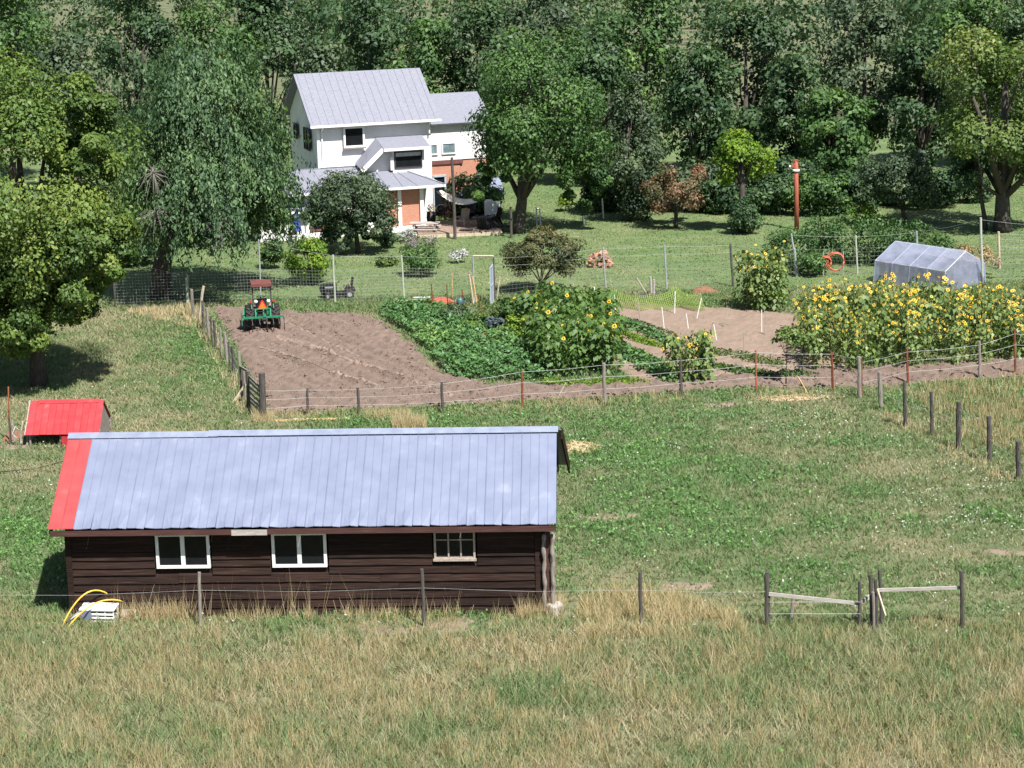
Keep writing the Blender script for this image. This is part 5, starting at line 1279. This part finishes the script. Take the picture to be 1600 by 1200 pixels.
where = ['behind the left maple, outermost', 'behind the left maple crown', 'between maple and willow', 'behind the willow top', 'over the willow crown', 'left behind the house', 'behind the left house gable', 'behind the house roof ridge', 'behind the right house wing', 'behind the oak, left side', 'behind the oak crown', 'right behind the oak', 'behind the juniper', 'behind the apple tree', 'behind the light green tree', 'left of the rusty pole', 'just right of the rusty pole', 'behind the forked fruit tree, left', 'behind the forked fruit tree, right', 'behind the walnut, left side', 'behind the walnut crown', 'past the right edge of the walnut']
for i, (px, Yb, yt, hw, kd) in enumerate(BGT):
    cp, nm = kinds[kd]
    gx = atY(px, 250, Yb); base_y = pj(np.array([[gx[0], Yb, 0]]))[1][0]
    tree(nm, 'tall %s tree %s' % (cp, where[i]), 'tree', (px, base_y), (px - hw * 2.2, px + hw * 2.2, yt, base_y - 2), 'leaf_' + kd, 6800, .32, 52, 100 + i, .3, group='tall trees beyond the orchard', frac=.28, lowcut=-1, inner=.6, Y=Yb, depth=2.6)
# far wood on the slope beyond: reads as one mass
rg = np.random.default_rng(77); Q = []; T = []
for i in range(240):
    y = rg.uniform(172, 430); x = rg.uniform(-.30, .30) * y
    hgt = rg.uniform(8, 15); r_ = rg.uniform(2.5, 4.5)
    a, t, _, _ = crown_geo(rg, (x, y, hgt * .55), (r_, r_, hgt * .55), 16, 420, .55, .34, lowcut=-1)
    Q.append(a); T.append(t + rg.normal(0, .12))
tag(npmesh('far_wood', np.concatenate(Q), 4, 'leaf_dark', np.concatenate(T)), 'distant wood of mixed green trees filling the ground beyond the orchard', 'wood', kind='stuff')
# shrubs closing gaps under the tall trees; those by the willow added as its shade
SH = [(196, 118, 360, 'dark', 'added as shade at the foot of the willow, left side'), (232, 121, 345, 'dark', 'added as shade directly behind the willow trunk'), (285, 124, 340, 'oak', 'added as shade behind the willow, right of its trunk'), (335, 127, 335, 'dark', 'added as shade between the willow and the house wing'), (730, 140, 285, 'dark', 'behind the grey roofed shed'), (955, 141, 285, 'dark', 'left of the juniper foot'), (1015, 141, 275, 'dark', 'behind the apple tree, left side'), (1085, 140, 270, 'greygreen', 'behind the apple tree, right side'), (1130, 139, 290, 'dark', 'left of the light green tree'), (1205, 138, 280, 'dark', 'between the light green tree and the rusty pole'), (1235, 141, 262, 'dark', 'behind the rusty pole'), (1285, 137, 285, 'oak', 'right of the rusty pole, nearest it'), (1325, 138, 275, 'dark', 'above the bright sapling'), (1375, 141, 285, 'dark', 'left behind the forked fruit tree'), (1450, 139, 280, 'dark', 'right behind the forked fruit tree'), (1500, 141, 290, 'dark', 'left of the slim dark stemmed tree')]
for i, (px, Yb, yt, kd, wh) in enumerate(SH):
    if i > 3: Yb -= 6.5; yt += 12
    gx = atY(px, 250, Yb); by = pj(np.array([[gx[0], Yb, 0]]))[1][0]
    tree('shrub', 'dark leafy shrub ' + wh, 'shrub', (px, by), (px - 60, px + 60, yt - 32, by), 'leaf_' + kd, 4200, .23, 40, 400 + i, .06, group='shrubs under the tall trees', frac=.32, lowcut=-1, Y=Yb, depth=1.3)
# bramble hedge
rg = np.random.default_rng(51); b0 = G(1340, 424)
br = thing('bramble_hedge', 'long dark green bramble hedge mounded along the fence behind the tunnel', 'hedge', b0)
Q = []; T = []
for px, w_, h_, Yb in ((1215, 1.0, 1.7, 112), (1245, 1.4, 2.1, 113), (1285, 1.6, 2.6, 113.5), (1325, 1.7, 2.7, 113.5), (1365, 1.7, 2.6, 113.5), (1400, 1.6, 2.5, 113), (1435, 1.6, 2.1, 112.5), (1470, 1.3, 1.6, 112)):
    c = np.array([atY(px, 400, Yb)[0], Yb, h_ * .5]) - b0
    a, t, _, _ = crown_geo(rg, c, (w_, 1.6, h_ * .72), 36, 2000, .15, .3, lowcut=-1); Q.append(a); T.append(t)
npmesh('foliage', np.concatenate(Q), 4, 'leaf_oak', np.concatenate(T) - .08, br)
q = MB()
for i in range(14):
    c = Q[i % 8].reshape(-1, 3)[rg.integers(4000)]; q.tube([(c[0], c[1], 0), (c[0] + .2, c[1], .6), tuple(c + np.array([.1, 0, .2]))], .02, 4)
tag(q.build('cane', 'bark', br), kind='stuff')
tree('dock_weeds', 'tall dry brown weeds between the tunnel and the corner post', 'weeds', (1515, 432), (1462, 1562, 382, 430), 'leaf_dry', 2400, .14, 40, 52, .03, frac=.22, lowcut=-1)
tree('elder_bush', 'small green elder bush against the fence left of the bramble hedge', 'bush', (1262, 430), (1225, 1300, 395, 428), 'leaf_oak', 1500, .15, 22, 53, .03, frac=.33, lowcut=-1)
# rusty pole
p = G(1245, 359); h = atY(1243, 252, p[1])[2]
pl = thing('rusty_pole', 'tall rust orange metal pole with a white band on the lawn', 'pole', p)
MB().tube([(0, 0, -.2), (-.04, 0, h * .5), (-.09, 0, h)], [.15, .14, .13], 10).build('shaft', 'rust_orange', pl, True)
MB().lathe([(.18, 0), (.22, .03), (.22, .12), (.18, .15)], (-.085, 0, h - .62), n=12).build('band', 'white_paint', pl, True)
q = MB(); q.b2((-.36, -.06, h - .35), (-.12, .06, h - .12)); q.b2((-.2, -.12, h - .02), (.03, .12, h + .1)); q.build('bracket', 'rust_orange', pl)
MB().lathe([(0, -.06), (.07, -.04), (.07, .06), (0, .08)], (-.46, 0, h - .3), 'x', 8).build('insulator', 'white_paint', pl)
# white pipe fence far on the lawn
pf = thing('pipe_fence', 'white pipe fence with a gate beyond the orchard lawn', 'fence', G(842, 353))
o0 = Vector(pf.location)
for fx, fy, tx, ty in ((839, 353, 838, 324), (845, 354, 843, 325), (943, 342, 941, 310), (913, 352, 911, 338)):
    gq = G(fx, fy); MB().tube([Vector(gq) - o0, Vector(atY(tx, ty, gq[1])) - o0], .05, 6).build('post', 'white_paint', pf)
for (a, b_, Y1, Y2) in (((838, 326), (870, 325), 135, 146), ((880, 316), (941, 312), 150, 140), ((913, 341), (942, 340), 140, 139), ((941, 312), (1010, 308), 140, 150)):
    MB().tube([Vector(atY(*a, Y1)) - o0, Vector(atY(*b_, Y2)) - o0], .045, 6).build('rail', 'white_paint', pf)

# ------------------------------------------------------------------ garden bits
def stake(foot, top, r, m_, label, group):
    g = G(*foot); t = atY(top[0], top[1], g[1]) - g
    o = MB().tube([(0, 0, -.05), tuple(t * .5), tuple(t)], r, 5).build('garden_stake', m_, None, loc=g); return tag(o, label, 'stake', group)
ORD = ['first', 'second', 'third', 'fourth', 'fifth', 'sixth', 'seventh', 'eighth', 'ninth', 'tenth', 'eleventh', 'twelfth', 'thirteenth', 'fourteenth', 'fifteenth', 'sixteenth']
for f, t in (((677, 487), (674, 443)), ((700, 480), (698, 444)), ((725, 486), (722, 452)), ((751, 494), (748, 461))):
    stake(f, t, .03, 'rust', '%s thin dark rod from the left in the leafy vegetable patch' % ORD[[677, 700, 725, 751].index(f[0])], 'dark rods in the vegetable patch')
stake((707, 468), (706, 428), .03, 'fresh_wood', 'tan wooden stake behind the dark rods', 'wooden stakes at the garden gate')
stake((740, 476), (733, 429), .05, 'pale_wood', 'pale plank leaning left at the garden gate', 'wooden stakes at the garden gate'); stake((745, 474), (738, 432), .045, 'fresh_wood', 'yellow plank leaning beside the pale one at the gate', 'wooden stakes at the garden gate'); stake((776, 470), (781, 432), .04, 'pale_wood', 'knotty stick right of the blue gate leaf', 'wooden stakes at the garden gate')
WS = sorted([(917, 476), (925, 474), (934, 478), (962, 492), (1001, 504), (1038, 516), (1076, 516), (1088, 500), (1131, 513), (1120, 533), (1163, 554), (1190, 522), (1195, 526), (1209, 572), (1054, 490), (993, 482)])
for f, t in (((917, 476), (920, 446)), ((925, 474), (924, 440)), ((934, 478), (928, 448)), ((962, 492), (960, 458)), ((1001, 504), (996, 466)), ((1038, 516), (1034, 480)), ((1076, 516), (1072, 490)), ((1088, 500), (1096, 466)), ((1131, 513), (1136, 478)), ((1120, 533), (1115, 507)), ((1163, 554), (1162, 520)), ((1190, 522), (1190, 484)), ((1195, 526), (1197, 486)), ((1209, 572), (1210, 528)), ((1054, 490), (1055, 455)), ((993, 482), (993, 456))):
    stake(f, t, .021, 'old_white_paint' if f[0] % 2 else 'white_paint', '%s slim white stake from the left in the bare soil bed' % ORD[WS.index(f)], 'white stakes in the soil bed')
stake((866, 632), (884, 598), .03, 'pale_wood', 'dry bent stalk leaning at the garden front fence', 'dry stalks'); stake((1262, 614), (1246, 588), .03, 'fresh_wood', 'yellow stalk leaning by the straw on the garden edge', 'dry stalks')
# gate frame and open blue leaf
ga = thing('gate_arch', 'thin steel gate frame standing open in the deer fence', 'gate', G(740, 474)); o0 = Vector(ga.location)
for f, t in (((741, 474), (739, 400)), ((773, 474), (771, 400))):
    gq = G(*f); MB().tube([Vector(gq) - o0, Vector(atY(*t, gq[1])) - o0], .04, 6).build('post', 'steel', ga)
MB().tube([Vector(atY(739, 400, G(741, 474)[1])) - o0, Vector(atY(771, 400, G(773, 474)[1])) - o0], .05, 6).build('lintel', 'pale_wood', ga)
gq = G(771, 475); lf = thing('gate_leaf', 'narrow pale blue gate leaf swung open beside the gate frame', 'gate', gq, R(82))
for x in (0, -.85): MB().b2((x - .04, -.03, .05), (x + .04, .03, 2.05)).build('stile', 'pale_blue_paint', lf)
for z in (.1, 1.0, 1.95): MB().b2((-.81, -.025, z), (-.04, .025, z + .08)).build('rail', 'pale_blue_paint', lf)
for i in range(5): MB().b2((-.75 + i * .14, -.01, .18), (-.73 + i * .14, .01, 1.95)).build('bar', 'steel', lf)
# bean netting on stakes
nodes_ = [((922, 468), .95), ((960, 473), .75), ((1014, 476), .55), ((1055, 472), .95), ((1094, 478), .7)]
leafmat('net_green', [(0.34, 0.44, 0.12), (0.42, 0.52, 0.17)], .3)
NP = [(G(*p), h_) for p, h_ in nodes_]
q = MB(); nt_ = thing('bean_netting', 'yellow green netting sagging between stakes at the back of the soil bed', 'netting', NP[0][0])
o0 = NP[0][0]
for (g0, h0), (g1, h1) in zip(NP[:-1], NP[1:]):
    nn = max(6, int(np.linalg.norm(g1 - g0) / .10))
    def P_(i, j):
        t = i / nn; s_ = .38 * math.sin(math.pi * t) ** .7
        top = g0 + (g1 - g0) * t + np.array([0, 0, (h0 * (1 - t) + h1 * t) * (1 - s_)])
        bot = g0 + (g1 - g0) * t + np.array([.1, -1.5 - .5 * math.sin(3 * t), .12])
        return tuple(top + (bot - top) * (j / 9) - o0 - np.array([0, 0, .1 * math.sin(math.pi * j / 9)]))
    for i in range(nn + 1): q.tube([P_(i, j) for j in range(10)], .014, 3, False)
    for j in range(10): q.tube([P_(i, j) for i in range(nn + 1)], .014, 3, False)
tag(q.build('net', 'net_green', nt_), kind='stuff')
for g0, h0 in NP: MB().tube([g0 - o0, g0 - o0 + np.array([.02, 0, h0 + .06])], .035, 6).build('post', 'grey_wood', nt_)
# rows of vegetables
def vegrow(name, label, cat, pts, wdt, hgt, n, size, leaf, seed):
    rg = np.random.default_rng(seed); P = np.array([G(*p) for p in pts]); seg = np.linalg.norm(np.diff(P, axis=0), axis=1); cum = np.concatenate([[0], np.cumsum(seg)])
    t = rg.uniform(0, cum[-1], n); i = np.clip(np.searchsorted(cum, t) - 1, 0, len(seg) - 1); f = ((t - cum[i]) / seg[i])[:, None]
    C = P[i] * (1 - f) + P[i + 1] * f
    plant = np.sin(t * 2 * math.pi / .55) * .2 + .8
    off = rg.normal(size=(n, 2)) * wdt * .4
    C = C + np.concatenate([off, (hgt * plant * rg.random(n) ** .6 * np.exp(-(off ** 2).sum(1) / wdt ** 2))[:, None] + .06], 1)
    o = npmesh(name, leafquads(rg, C - P[0], unit(rg.normal(size=(n, 3)) * .5 + np.concatenate([off / wdt * .8, np.full((n, 1), .8)], 1)), size, .6, .5), 4, leaf, rg.normal(.45, .2, n), None, loc=P[0])
    return tag(o, label, cat, None, 'stuff')
vegrow('seedling_row', 'thin row of dark seedlings along the soil bed', 'crops', [(945, 494), (1000, 506), (1055, 526)], .22, .16, 700, .09, 'leaf_dark', 1)
vegrow('bean_row', 'row of leafy dark green bush beans in the soil bed', 'crops', [(962, 506), (1010, 522), (1058, 545)], .45, .45, 1300, .15, 'leaf_potato', 2)
vegrow('lettuce_row', 'short bright green lettuce row beside the sunflowers', 'crops', [(962, 520), (985, 528), (1030, 546)], .4, .25, 700, .14, 'leaf_bright', 3)
vegrow('squash_row', 'row of big dark squash leaves in front of the left sunflowers', 'crops', [(958, 548), (1000, 568), (1042, 590), (1058, 598)], .75, .6, 1500, .22, 'leaf_potato', 4)
vegrow('carrot_row', 'low feathery green row before the bare soil', 'crops', [(1108, 575), (1150, 582), (1215, 592), (1262, 588)], .5, .3, 1300, .13, 'leaf_oak', 5)
vegrow('weed_row', 'yellowing weeds along the near edge of the soil bed', 'crops', [(1110, 552), (1165, 560), (1225, 575)], .7, .28, 900, .11, 'leaf_yellowgreen', 6)
vegrow('low_greens', 'low green plants under the front of the left sunflowers', 'crops', [(850, 600), (900, 604), (960, 600), (1005, 600)], .5, .25, 900, .12, 'leaf_bright', 7)
# potato patch: mounded leafy rows
POT = gpoly([(592, 492), (635, 478), (700, 484), (745, 500), (792, 530), (830, 548), (868, 580), (860, 597), (780, 596), (712, 594), (690, 576), (655, 538), (622, 512)])
rg = np.random.default_rng(61); P = np.array(POT); n = 26000
X = rg.uniform(P[:, 0].min(), P[:, 0].max(), n); Y = rg.uniform(P[:, 1].min(), P[:, 1].max(), n)
k = inpoly(X + .5 * (fbm(X, Y, 7) - .5), Y + .5 * (fbm(X, Y, 8) - .5), POT); X, Y = X[k], Y[k]; n = len(X)
a = R(29); s_ = X * math.cos(a) + Y * math.sin(a)
ridge = .5 + .5 * np.sin(s_ * 2 * math.pi / 1.05)
H = (.16 + .48 * ridge) * (.7 + .6 * fbm(X * 1.2, Y * 1.2, 9)); Zl = H * (.55 + .5 * rg.random(n))
px, py, _ = pj(np.stack([X, Y, 0 * X], 1))
T = rg.normal(.36, .16, n) + .45 * blob(px, py, 668, 538, 40, 16) + .3 * blob(px, py, 800, 535, 40, 15) + .1 * (ridge - .5)
Nn = unit(rg.normal(size=(n, 3)) * .42 + np.stack([np.cos(s_ * 6) * .25, -np.full(n, .15), np.full(n, .9)], 1))
tag(npmesh('potato_plants', leafquads(rg, np.stack([X, Y, Zl], 1), Nn, .19, .55, .4), 4, 'leaf_potato', T), 'dense dark green vegetable leaves in mounded rows beside the tilled plot', 'crops', kind='stuff')
# mixed yellow-green plants in the middle
mix = [('yellow_bush', 'yellow flowering clump beside the dark rods', (744, 515), (722, 768, 486, 512), 'leaf_yellowgreen', 900, .12), ('mustard_plant', 'bright green feathery clump behind the reddish mound', (728, 520), (712, 748, 500, 522), 'leaf_bright', 600, .1),
       ('tomato_plant', 'grey green tomato plants left of the yellow clump', (712, 505), (682, 742, 474, 503), 'leaf_greygreen', 1500, .12), ('herb_plant', 'pale green herb clump right of the kale', (800, 525), (778, 842, 488, 532), 'leaf_bright', 1800, .11), ('leaf_bush', 'dark leafy bush at the left end of the left sunflowers', (802, 502), (770, 836, 462, 500), 'leaf_oak', 2200, .14),
       ('bean_bush', 'olive bean plants in front of the left sunflowers', (842, 560), (815, 868, 515, 560), 'leaf_oak', 1500, .14), ('garden_weed', 'light weeds around the garden gate foot', (770, 492), (740, 800, 474, 492), 'leaf_yellowgreen', 500, .1)]
for i, (nm, lb, b_, bx_, lf_, n, s_) in enumerate(mix): tree(nm, lb, 'plant', b_, bx_, lf_, n, s_, 24, 200 + i, .02, frac=.3, lowcut=-1)
tree('kale_plant', 'dark blue grey kale plant above the reddish soil heap', 'plant', (774, 522), (760, 790, 496, 512), 'leaf_kale', 260, .2, 10, 210, .03, frac=.45)
def mound(name, label, c, rx, ry, h, m_, seed, n=9, chips=None):
    rg = np.random.default_rng(seed); g = G(*c); mb = MB(); vs = []; k = 16
    for j in range(n):
        t = j / (n - 1); r = 1 - t
        for i in range(k):
            a = 2 * math.pi * i / k; jit = 1 + rg.normal() * .08
            vs.append((rx * r * math.cos(a) * jit, ry * r * math.sin(a) * jit, h * (1 - r ** 2) * (1 + rg.normal() * .06) - .03 * (j == 0)))
    mb.add(vs, [(j * k + i, j * k + (i + 1) % k, (j + 1) * k + (i + 1) % k, (j + 1) * k + i) for j in range(n - 1) for i in range(k)])
    o = mb.build(name, m_, None, False, loc=g); tag(o, label, name.split('_')[-1])
    if chips:
        a = rg.uniform(0, 6.28, chips); r = np.sqrt(rg.random(chips)); C = np.stack([rx * r * np.cos(a) * 1.1, ry * r * np.sin(a) * 1.1, h * (1 - r ** 2) + .03], 1)
        npmesh('loose_straw', leafquads(rg, C, unit(rg.normal(size=(chips, 3)) * .4 + np.array([0, 0, 1])), .3, .12), 4, 'straw', rg.normal(.6, .25, chips), o)['kind'] = 'stuff'
    return o
mound('soil_heap', 'reddish brown soil heap among the leafy vegetables', (759, 533), .5, .4, .4, 'mulch', 1)
mound('bark_heap', 'low orange brown bark heap behind the bean netting', (1100, 457), .75, .6, .32, 'mulch', 2)
mound('chip_heap', 'bright orange wood chip heap near the garden gate', (688, 475), .85, .6, .35, 'rust_orange', 3)
mound('straw_heap', 'pale straw heap on the grass behind the right end of the barn', (898, 702), 1.0, .75, .16, 'straw_base', 4, chips=260)
mound('straw_heap', 'thin straw spread on the garden edge under the yellow stalk', (1235, 623), 1.6, .35, .06, 'straw_base', 5, chips=160)
# woodpile
g = G(937, 417); wp = thing('log_pile', 'heap of pinkish split firewood on the lawn behind the brown shrub', 'firewood', g)
rw = random.Random(5)
for i in range(46):
    lv = rw.random() ** 1.6; x = rw.uniform(-.75, .75) * (1 - .55 * lv); y = rw.uniform(-.5, .5) * (1 - .5 * lv); z = .08 + lv * .75
    rm = Matrix.Rotation(rw.uniform(0, 3.1), 3, 'Z') @ Matrix.Rotation(rw.uniform(-.5, .5), 3, 'Y')
    MB().box((x, y, z), (rw.uniform(.3, .42), rw.uniform(.09, .15), rw.uniform(.08, .13)), rot=rm).build('log', 'log_end', wp)
# stacked boards, jug, hose coil, prunings
g = G(640, 472)
for i, (x, y, L_, a, m_, lb) in enumerate(((0, 0, 2.0, 4, 'bleached_wood', 'grey board lowest in the heap by the orange chips'), (.2, .15, 1.6, 8, 'pale_wood', 'pale board lying across the grey one by the orange chips'), (.6, .5, .9, -2, 'white_paint', 'short white board on the grass behind the orange chips'))):
    o = MB().box((x, y, .03 + .05 * i), (L_, .18, .045), R(a)).build('plank', m_, None, loc=g); tag(o, lb, 'plank', 'boards by the orange chips')
jg = thing('watering_can', 'dark teal watering can between the orange chips and leaning planks', 'watering can', G(719, 478)); MB().lathe([(0, 0), (.17, 0), (.19, .25), (.15, .4), (.08, .42), (0, .42)], (0, 0, 0), n=12).build('body', 'plastic_blue', jg, True); MB().tube([(.15, 0, .1), (.38, 0, .38), (.42, 0, .4)], [.03, .025, .05], 6).build('spout', 'plastic_blue', jg); MB().tube([(-.16, 0, .1), (-.3, 0, .25), (-.2, 0, .45), (0, 0, .45)], .018, 5).build('handle', 'plastic_blue', jg)
hc = thing('hose_coil', 'coiled red orange hose hung on the fence before the bramble hedge', 'hose', (atY(1300, 415, 110)[0], 110.0, 0), 0)
for (x, r, z) in ((-.35, .32, .75), (.15, .5, .78), (.2, .46, .76), (-.30, .28, .72)):
    MB().tube([(x + r * math.cos(t * .3307) * .95, .04 * math.sin(t), z + r * math.sin(t * .3307)) for t in range(20)], .035, 6).build('loop', 'orange_hose', hc, True)
for x in (-.45, .6): MB().tube([(x, .06, 0), (x, .06, 1.3)], .03, 5).build('peg', 'steel', hc)
g = G(1018, 464)
for a, b_, r, m_, lb in (((0, 0, .05), (-.05, 0, 1.05), .07, 'bleached_wood', 'thick upright bleached post in the prunings heap'), ((.12, 0, .05), (.14, 0, .9), .06, 'bleached_wood', 'shorter bleached post beside the thick one'), ((-.3, 0, .25), (-.75, .1, 1.0), .04, 'old_white_paint', 'pale stick leaning left by the bleached posts')):
    o = MB().tube([a, b_], r, 7).build('bleached_post', m_, None, loc=g); tag(o, lb, 'post', 'bleached posts behind the netting')
rg = np.random.default_rng(8); q = MB()
for i in range(60):
    d = rdir(rg, 1)[0] * np.array([.9, .6, .25]); d[2] = abs(d[2]); q.tube([(d[0] * .1, d[1] * .1, .05), tuple(d * .9 + np.array([0, 0, .06]))], .014, 4, False)
o = q.build('prunings', 'grey_bark', None, loc=g); tag(o, 'heap of pale dry prunings round the bleached posts', 'prunings', None, 'stuff')
# young staked fruit trees before the sunflower hedge
tree('sapling', 'leafy sapling on a thin bare stem left of the sunflower hedge', 'tree', (1228, 602), (1205, 1256, 508, 548), 'leaf_sunflower', 420, .17, 16, 71, .03, frac=.38, h0=1.2)
tree('sapling', 'lower leafy sapling touching the left end of the sunflower hedge', 'tree', (1253, 592), (1238, 1280, 512, 545), 'leaf_sunflower', 360, .17, 14, 72, .03, frac=.38, h0=1.1)

leafmat('leaf_mound', [(0.035, 0.085, 0.022), (0.065, 0.135, 0.032), (0.11, 0.19, 0.042), (0.2, 0.27, 0.07)], 0.28, rough=0.5)
# ------------------------------------------------------------------ sunflowers: one plant of each kind, then copies
def headmesh(pet, seed):
    r_ = random.Random(seed); q = MB(); q.cur = 1
    q.lathe([(0, .0), (.05, .006), (.062, -.006), (.05, -.03)], (0, 0, 0), n=9); q.cur = 0
    for i in range(14):
        t = 2 * math.pi * i / 14 + r_.uniform(-.1, .1); l = r_.uniform(.105, .145); c, s_ = math.cos(t), math.sin(t); dz = r_.uniform(-.02, .03)
        q.add([(c * .052 - s_ * .012, s_ * .052 + c * .012, -.004), (c * .052 + s_ * .012, s_ * .052 - c * .012, -.004), (c * .09 + s_ * .02, s_ * .09 - c * .02, dz * .5), (c * l, s_ * l, dz), (c * .09 - s_ * .02, s_ * .09 + c * .02, dz * .5)], [(0, 1, 2, 3, 4)])
    return q
hd = [headmesh('petal', 1).build('flower_head', ['petal', 'seed_disc']), headmesh('petal_pale', 2).build('flower_head', ['petal_pale', 'seed_disc'])]
HM = [o.data for o in hd]
for o in hd: bpy.data.objects.remove(o)
def sunflower(seed, h, nh, nl, spread, loc, label, group, lm='leaf_sunflower', ls=.22):
    rg = np.random.default_rng(seed); root = thing('sunflower', label, 'sunflower', loc, 0, group)
    q = MB(); q.tube([(0, 0, -.05), (rg.normal() * .04, rg.normal() * .04, h * .5), (rg.normal() * .08, rg.normal() * .08, h * .93)], [.03, .024, .014], 5)
    heads = []
    for i in range(nh):
        a = rg.uniform(0, 6.28); z0 = h * rg.uniform(.35, .75); z1 = h * rg.uniform(.62, 1.09); r = spread * rg.uniform(.55, 1.15) * (1.3 - .5 * z1 / h)
        e_ = (r * math.cos(a), r * math.sin(a), z1); q.tube([(0, 0, z0), (r * .6 * math.cos(a), r * .6 * math.sin(a), (z0 + z1) * .5), e_], [.014, .011, .008], 4, False); heads.append(e_)
    if nh > 2: heads.append((0, 0, h * .96))
    q.build('stem', 'stem_green', root)
    z = h * (.06 + .88 * rg.random(nl) ** .85); a = rg.uniform(0, 6.28, nl); r = spread * (.15 + .85 * rg.random(nl)) * (1.05 - .2 * z / h)
    C = np.stack([r * np.cos(a), r * np.sin(a), z], 1)
    Nn = unit(np.stack([np.cos(a) * .6, np.sin(a) * .6, np.full(nl, .7)], 1) + rg.normal(size=(nl, 3)) * .35)
    tang = unit(np.stack([np.cos(a), np.sin(a), np.full(nl, -.6)], 1))
    npmesh('leaves', leafquads(rg, C, Nn, ls, .75, 0, tang), 4, lm, rg.normal(.42, .2, nl) + .12 * (z / h - .5), root)['kind'] = 'stuff'
    for i, e_ in enumerate(heads):
        o = bpy.data.objects.new('flower_head', HM[rg.integers(2)]); col.objects.link(o); o.parent = root; o.location = [float(x) for x in e_]
        d = Vector((rg.normal() * .8 + .3, -.75 + rg.normal() * .6, .5 + rg.normal() * .4)); o.rotation_euler = d.to_track_quat('Z', 'Y').to_euler(); s_ = rg.uniform(.38, .82); o.scale = (s_, s_, s_)
    return root
def plantfield(poly, space, protos, seed, label, group, smin=.74, smax=1.12, hgrad=None):
    rg = np.random.default_rng(seed); P = np.array(poly); pts = []
    for _ in range(4000):
        x = rg.uniform(P[:, 0].min(), P[:, 0].max()); y = rg.uniform(P[:, 1].min(), P[:, 1].max())
        if not inpoly(np.array([x]), np.array([y]), poly)[0]: continue
        if all((x - a) ** 2 + (y - b) ** 2 > space ** 2 for a, b in pts): pts.append((x, y))
    for i, (x, y) in enumerate(pts):
        pr = protos[i] if i < len(protos) else protos[rg.integers(len(protos))]
        s_ = rg.uniform(smin, smax); rz = rg.uniform(-.5, .5)
        if i < len(protos): pr.location = (x, y, 0); pr.rotation_euler = (0, 0, rz); pr.scale = (s_,) * 3
        else: dup(pr, (x, y, 0), rz, s_)
    return len(pts)
LB = 'branching yellow sunflower in the tall hedge before the plastic tunnel'
pr = [sunflower(300 + i, 2.4, n_, 170, .70, (0, 0, 0), LB, 'sunflowers in the tall hedge') for i, n_ in enumerate((11, 15, 7, 17, 13, 6))]
n1 = plantfield(gpoly([(1272, 586), (1335, 582), (1400, 577), (1500, 572), (1665, 562), (1665, 530), (1560, 522), (1490, 508), (1400, 505), (1310, 508), (1258, 518), (1258, 560)]), 1.0, pr, 1, LB, '')
LB = 'leafy sunflower with few orange heads in the left clump'
pr = [sunflower(330 + i, 2.0, n_, 230, .85, (0, 0, 0), LB, 'sunflowers in the left clump', 'leaf_mound', .23) for i, n_ in enumerate((1, 2, 0, 3))]
n2 = plantfield(gpoly([(858, 588), (905, 594), (948, 586), (960, 555), (955, 520), (930, 505), (850, 500), (815, 510), (832, 540)]), .85, pr, 2, LB, '')
LB = 'short sunflower in the clump behind the middle fence post'
pr = [sunflower(350 + i, 2.2, n_, 170, .6, (0, 0, 0), LB, 'sunflowers in the middle clump') for i, n_ in enumerate((5, 4, 6))]
n3 = plantfield(gpoly([(1046, 598), (1080, 605), (1106, 598), (1104, 586), (1070, 584), (1048, 588)]), .7, pr, 3, LB, '')
LB = 'tall sunflower in the isolated clump behind the bare soil bed'
pr = [sunflower(360 + i, 2.7, n_, 230, .68, (0, 0, 0), LB, 'sunflowers in the far clump') for i, n_ in enumerate((6, 5, 7))]
n4 = plantfield(gpoly([(1164, 486), (1200, 489), (1218, 484), (1212, 476), (1170, 476)]), .75, pr, 4, LB, '')
print('sunflowers', n1, n2, n3, n4)
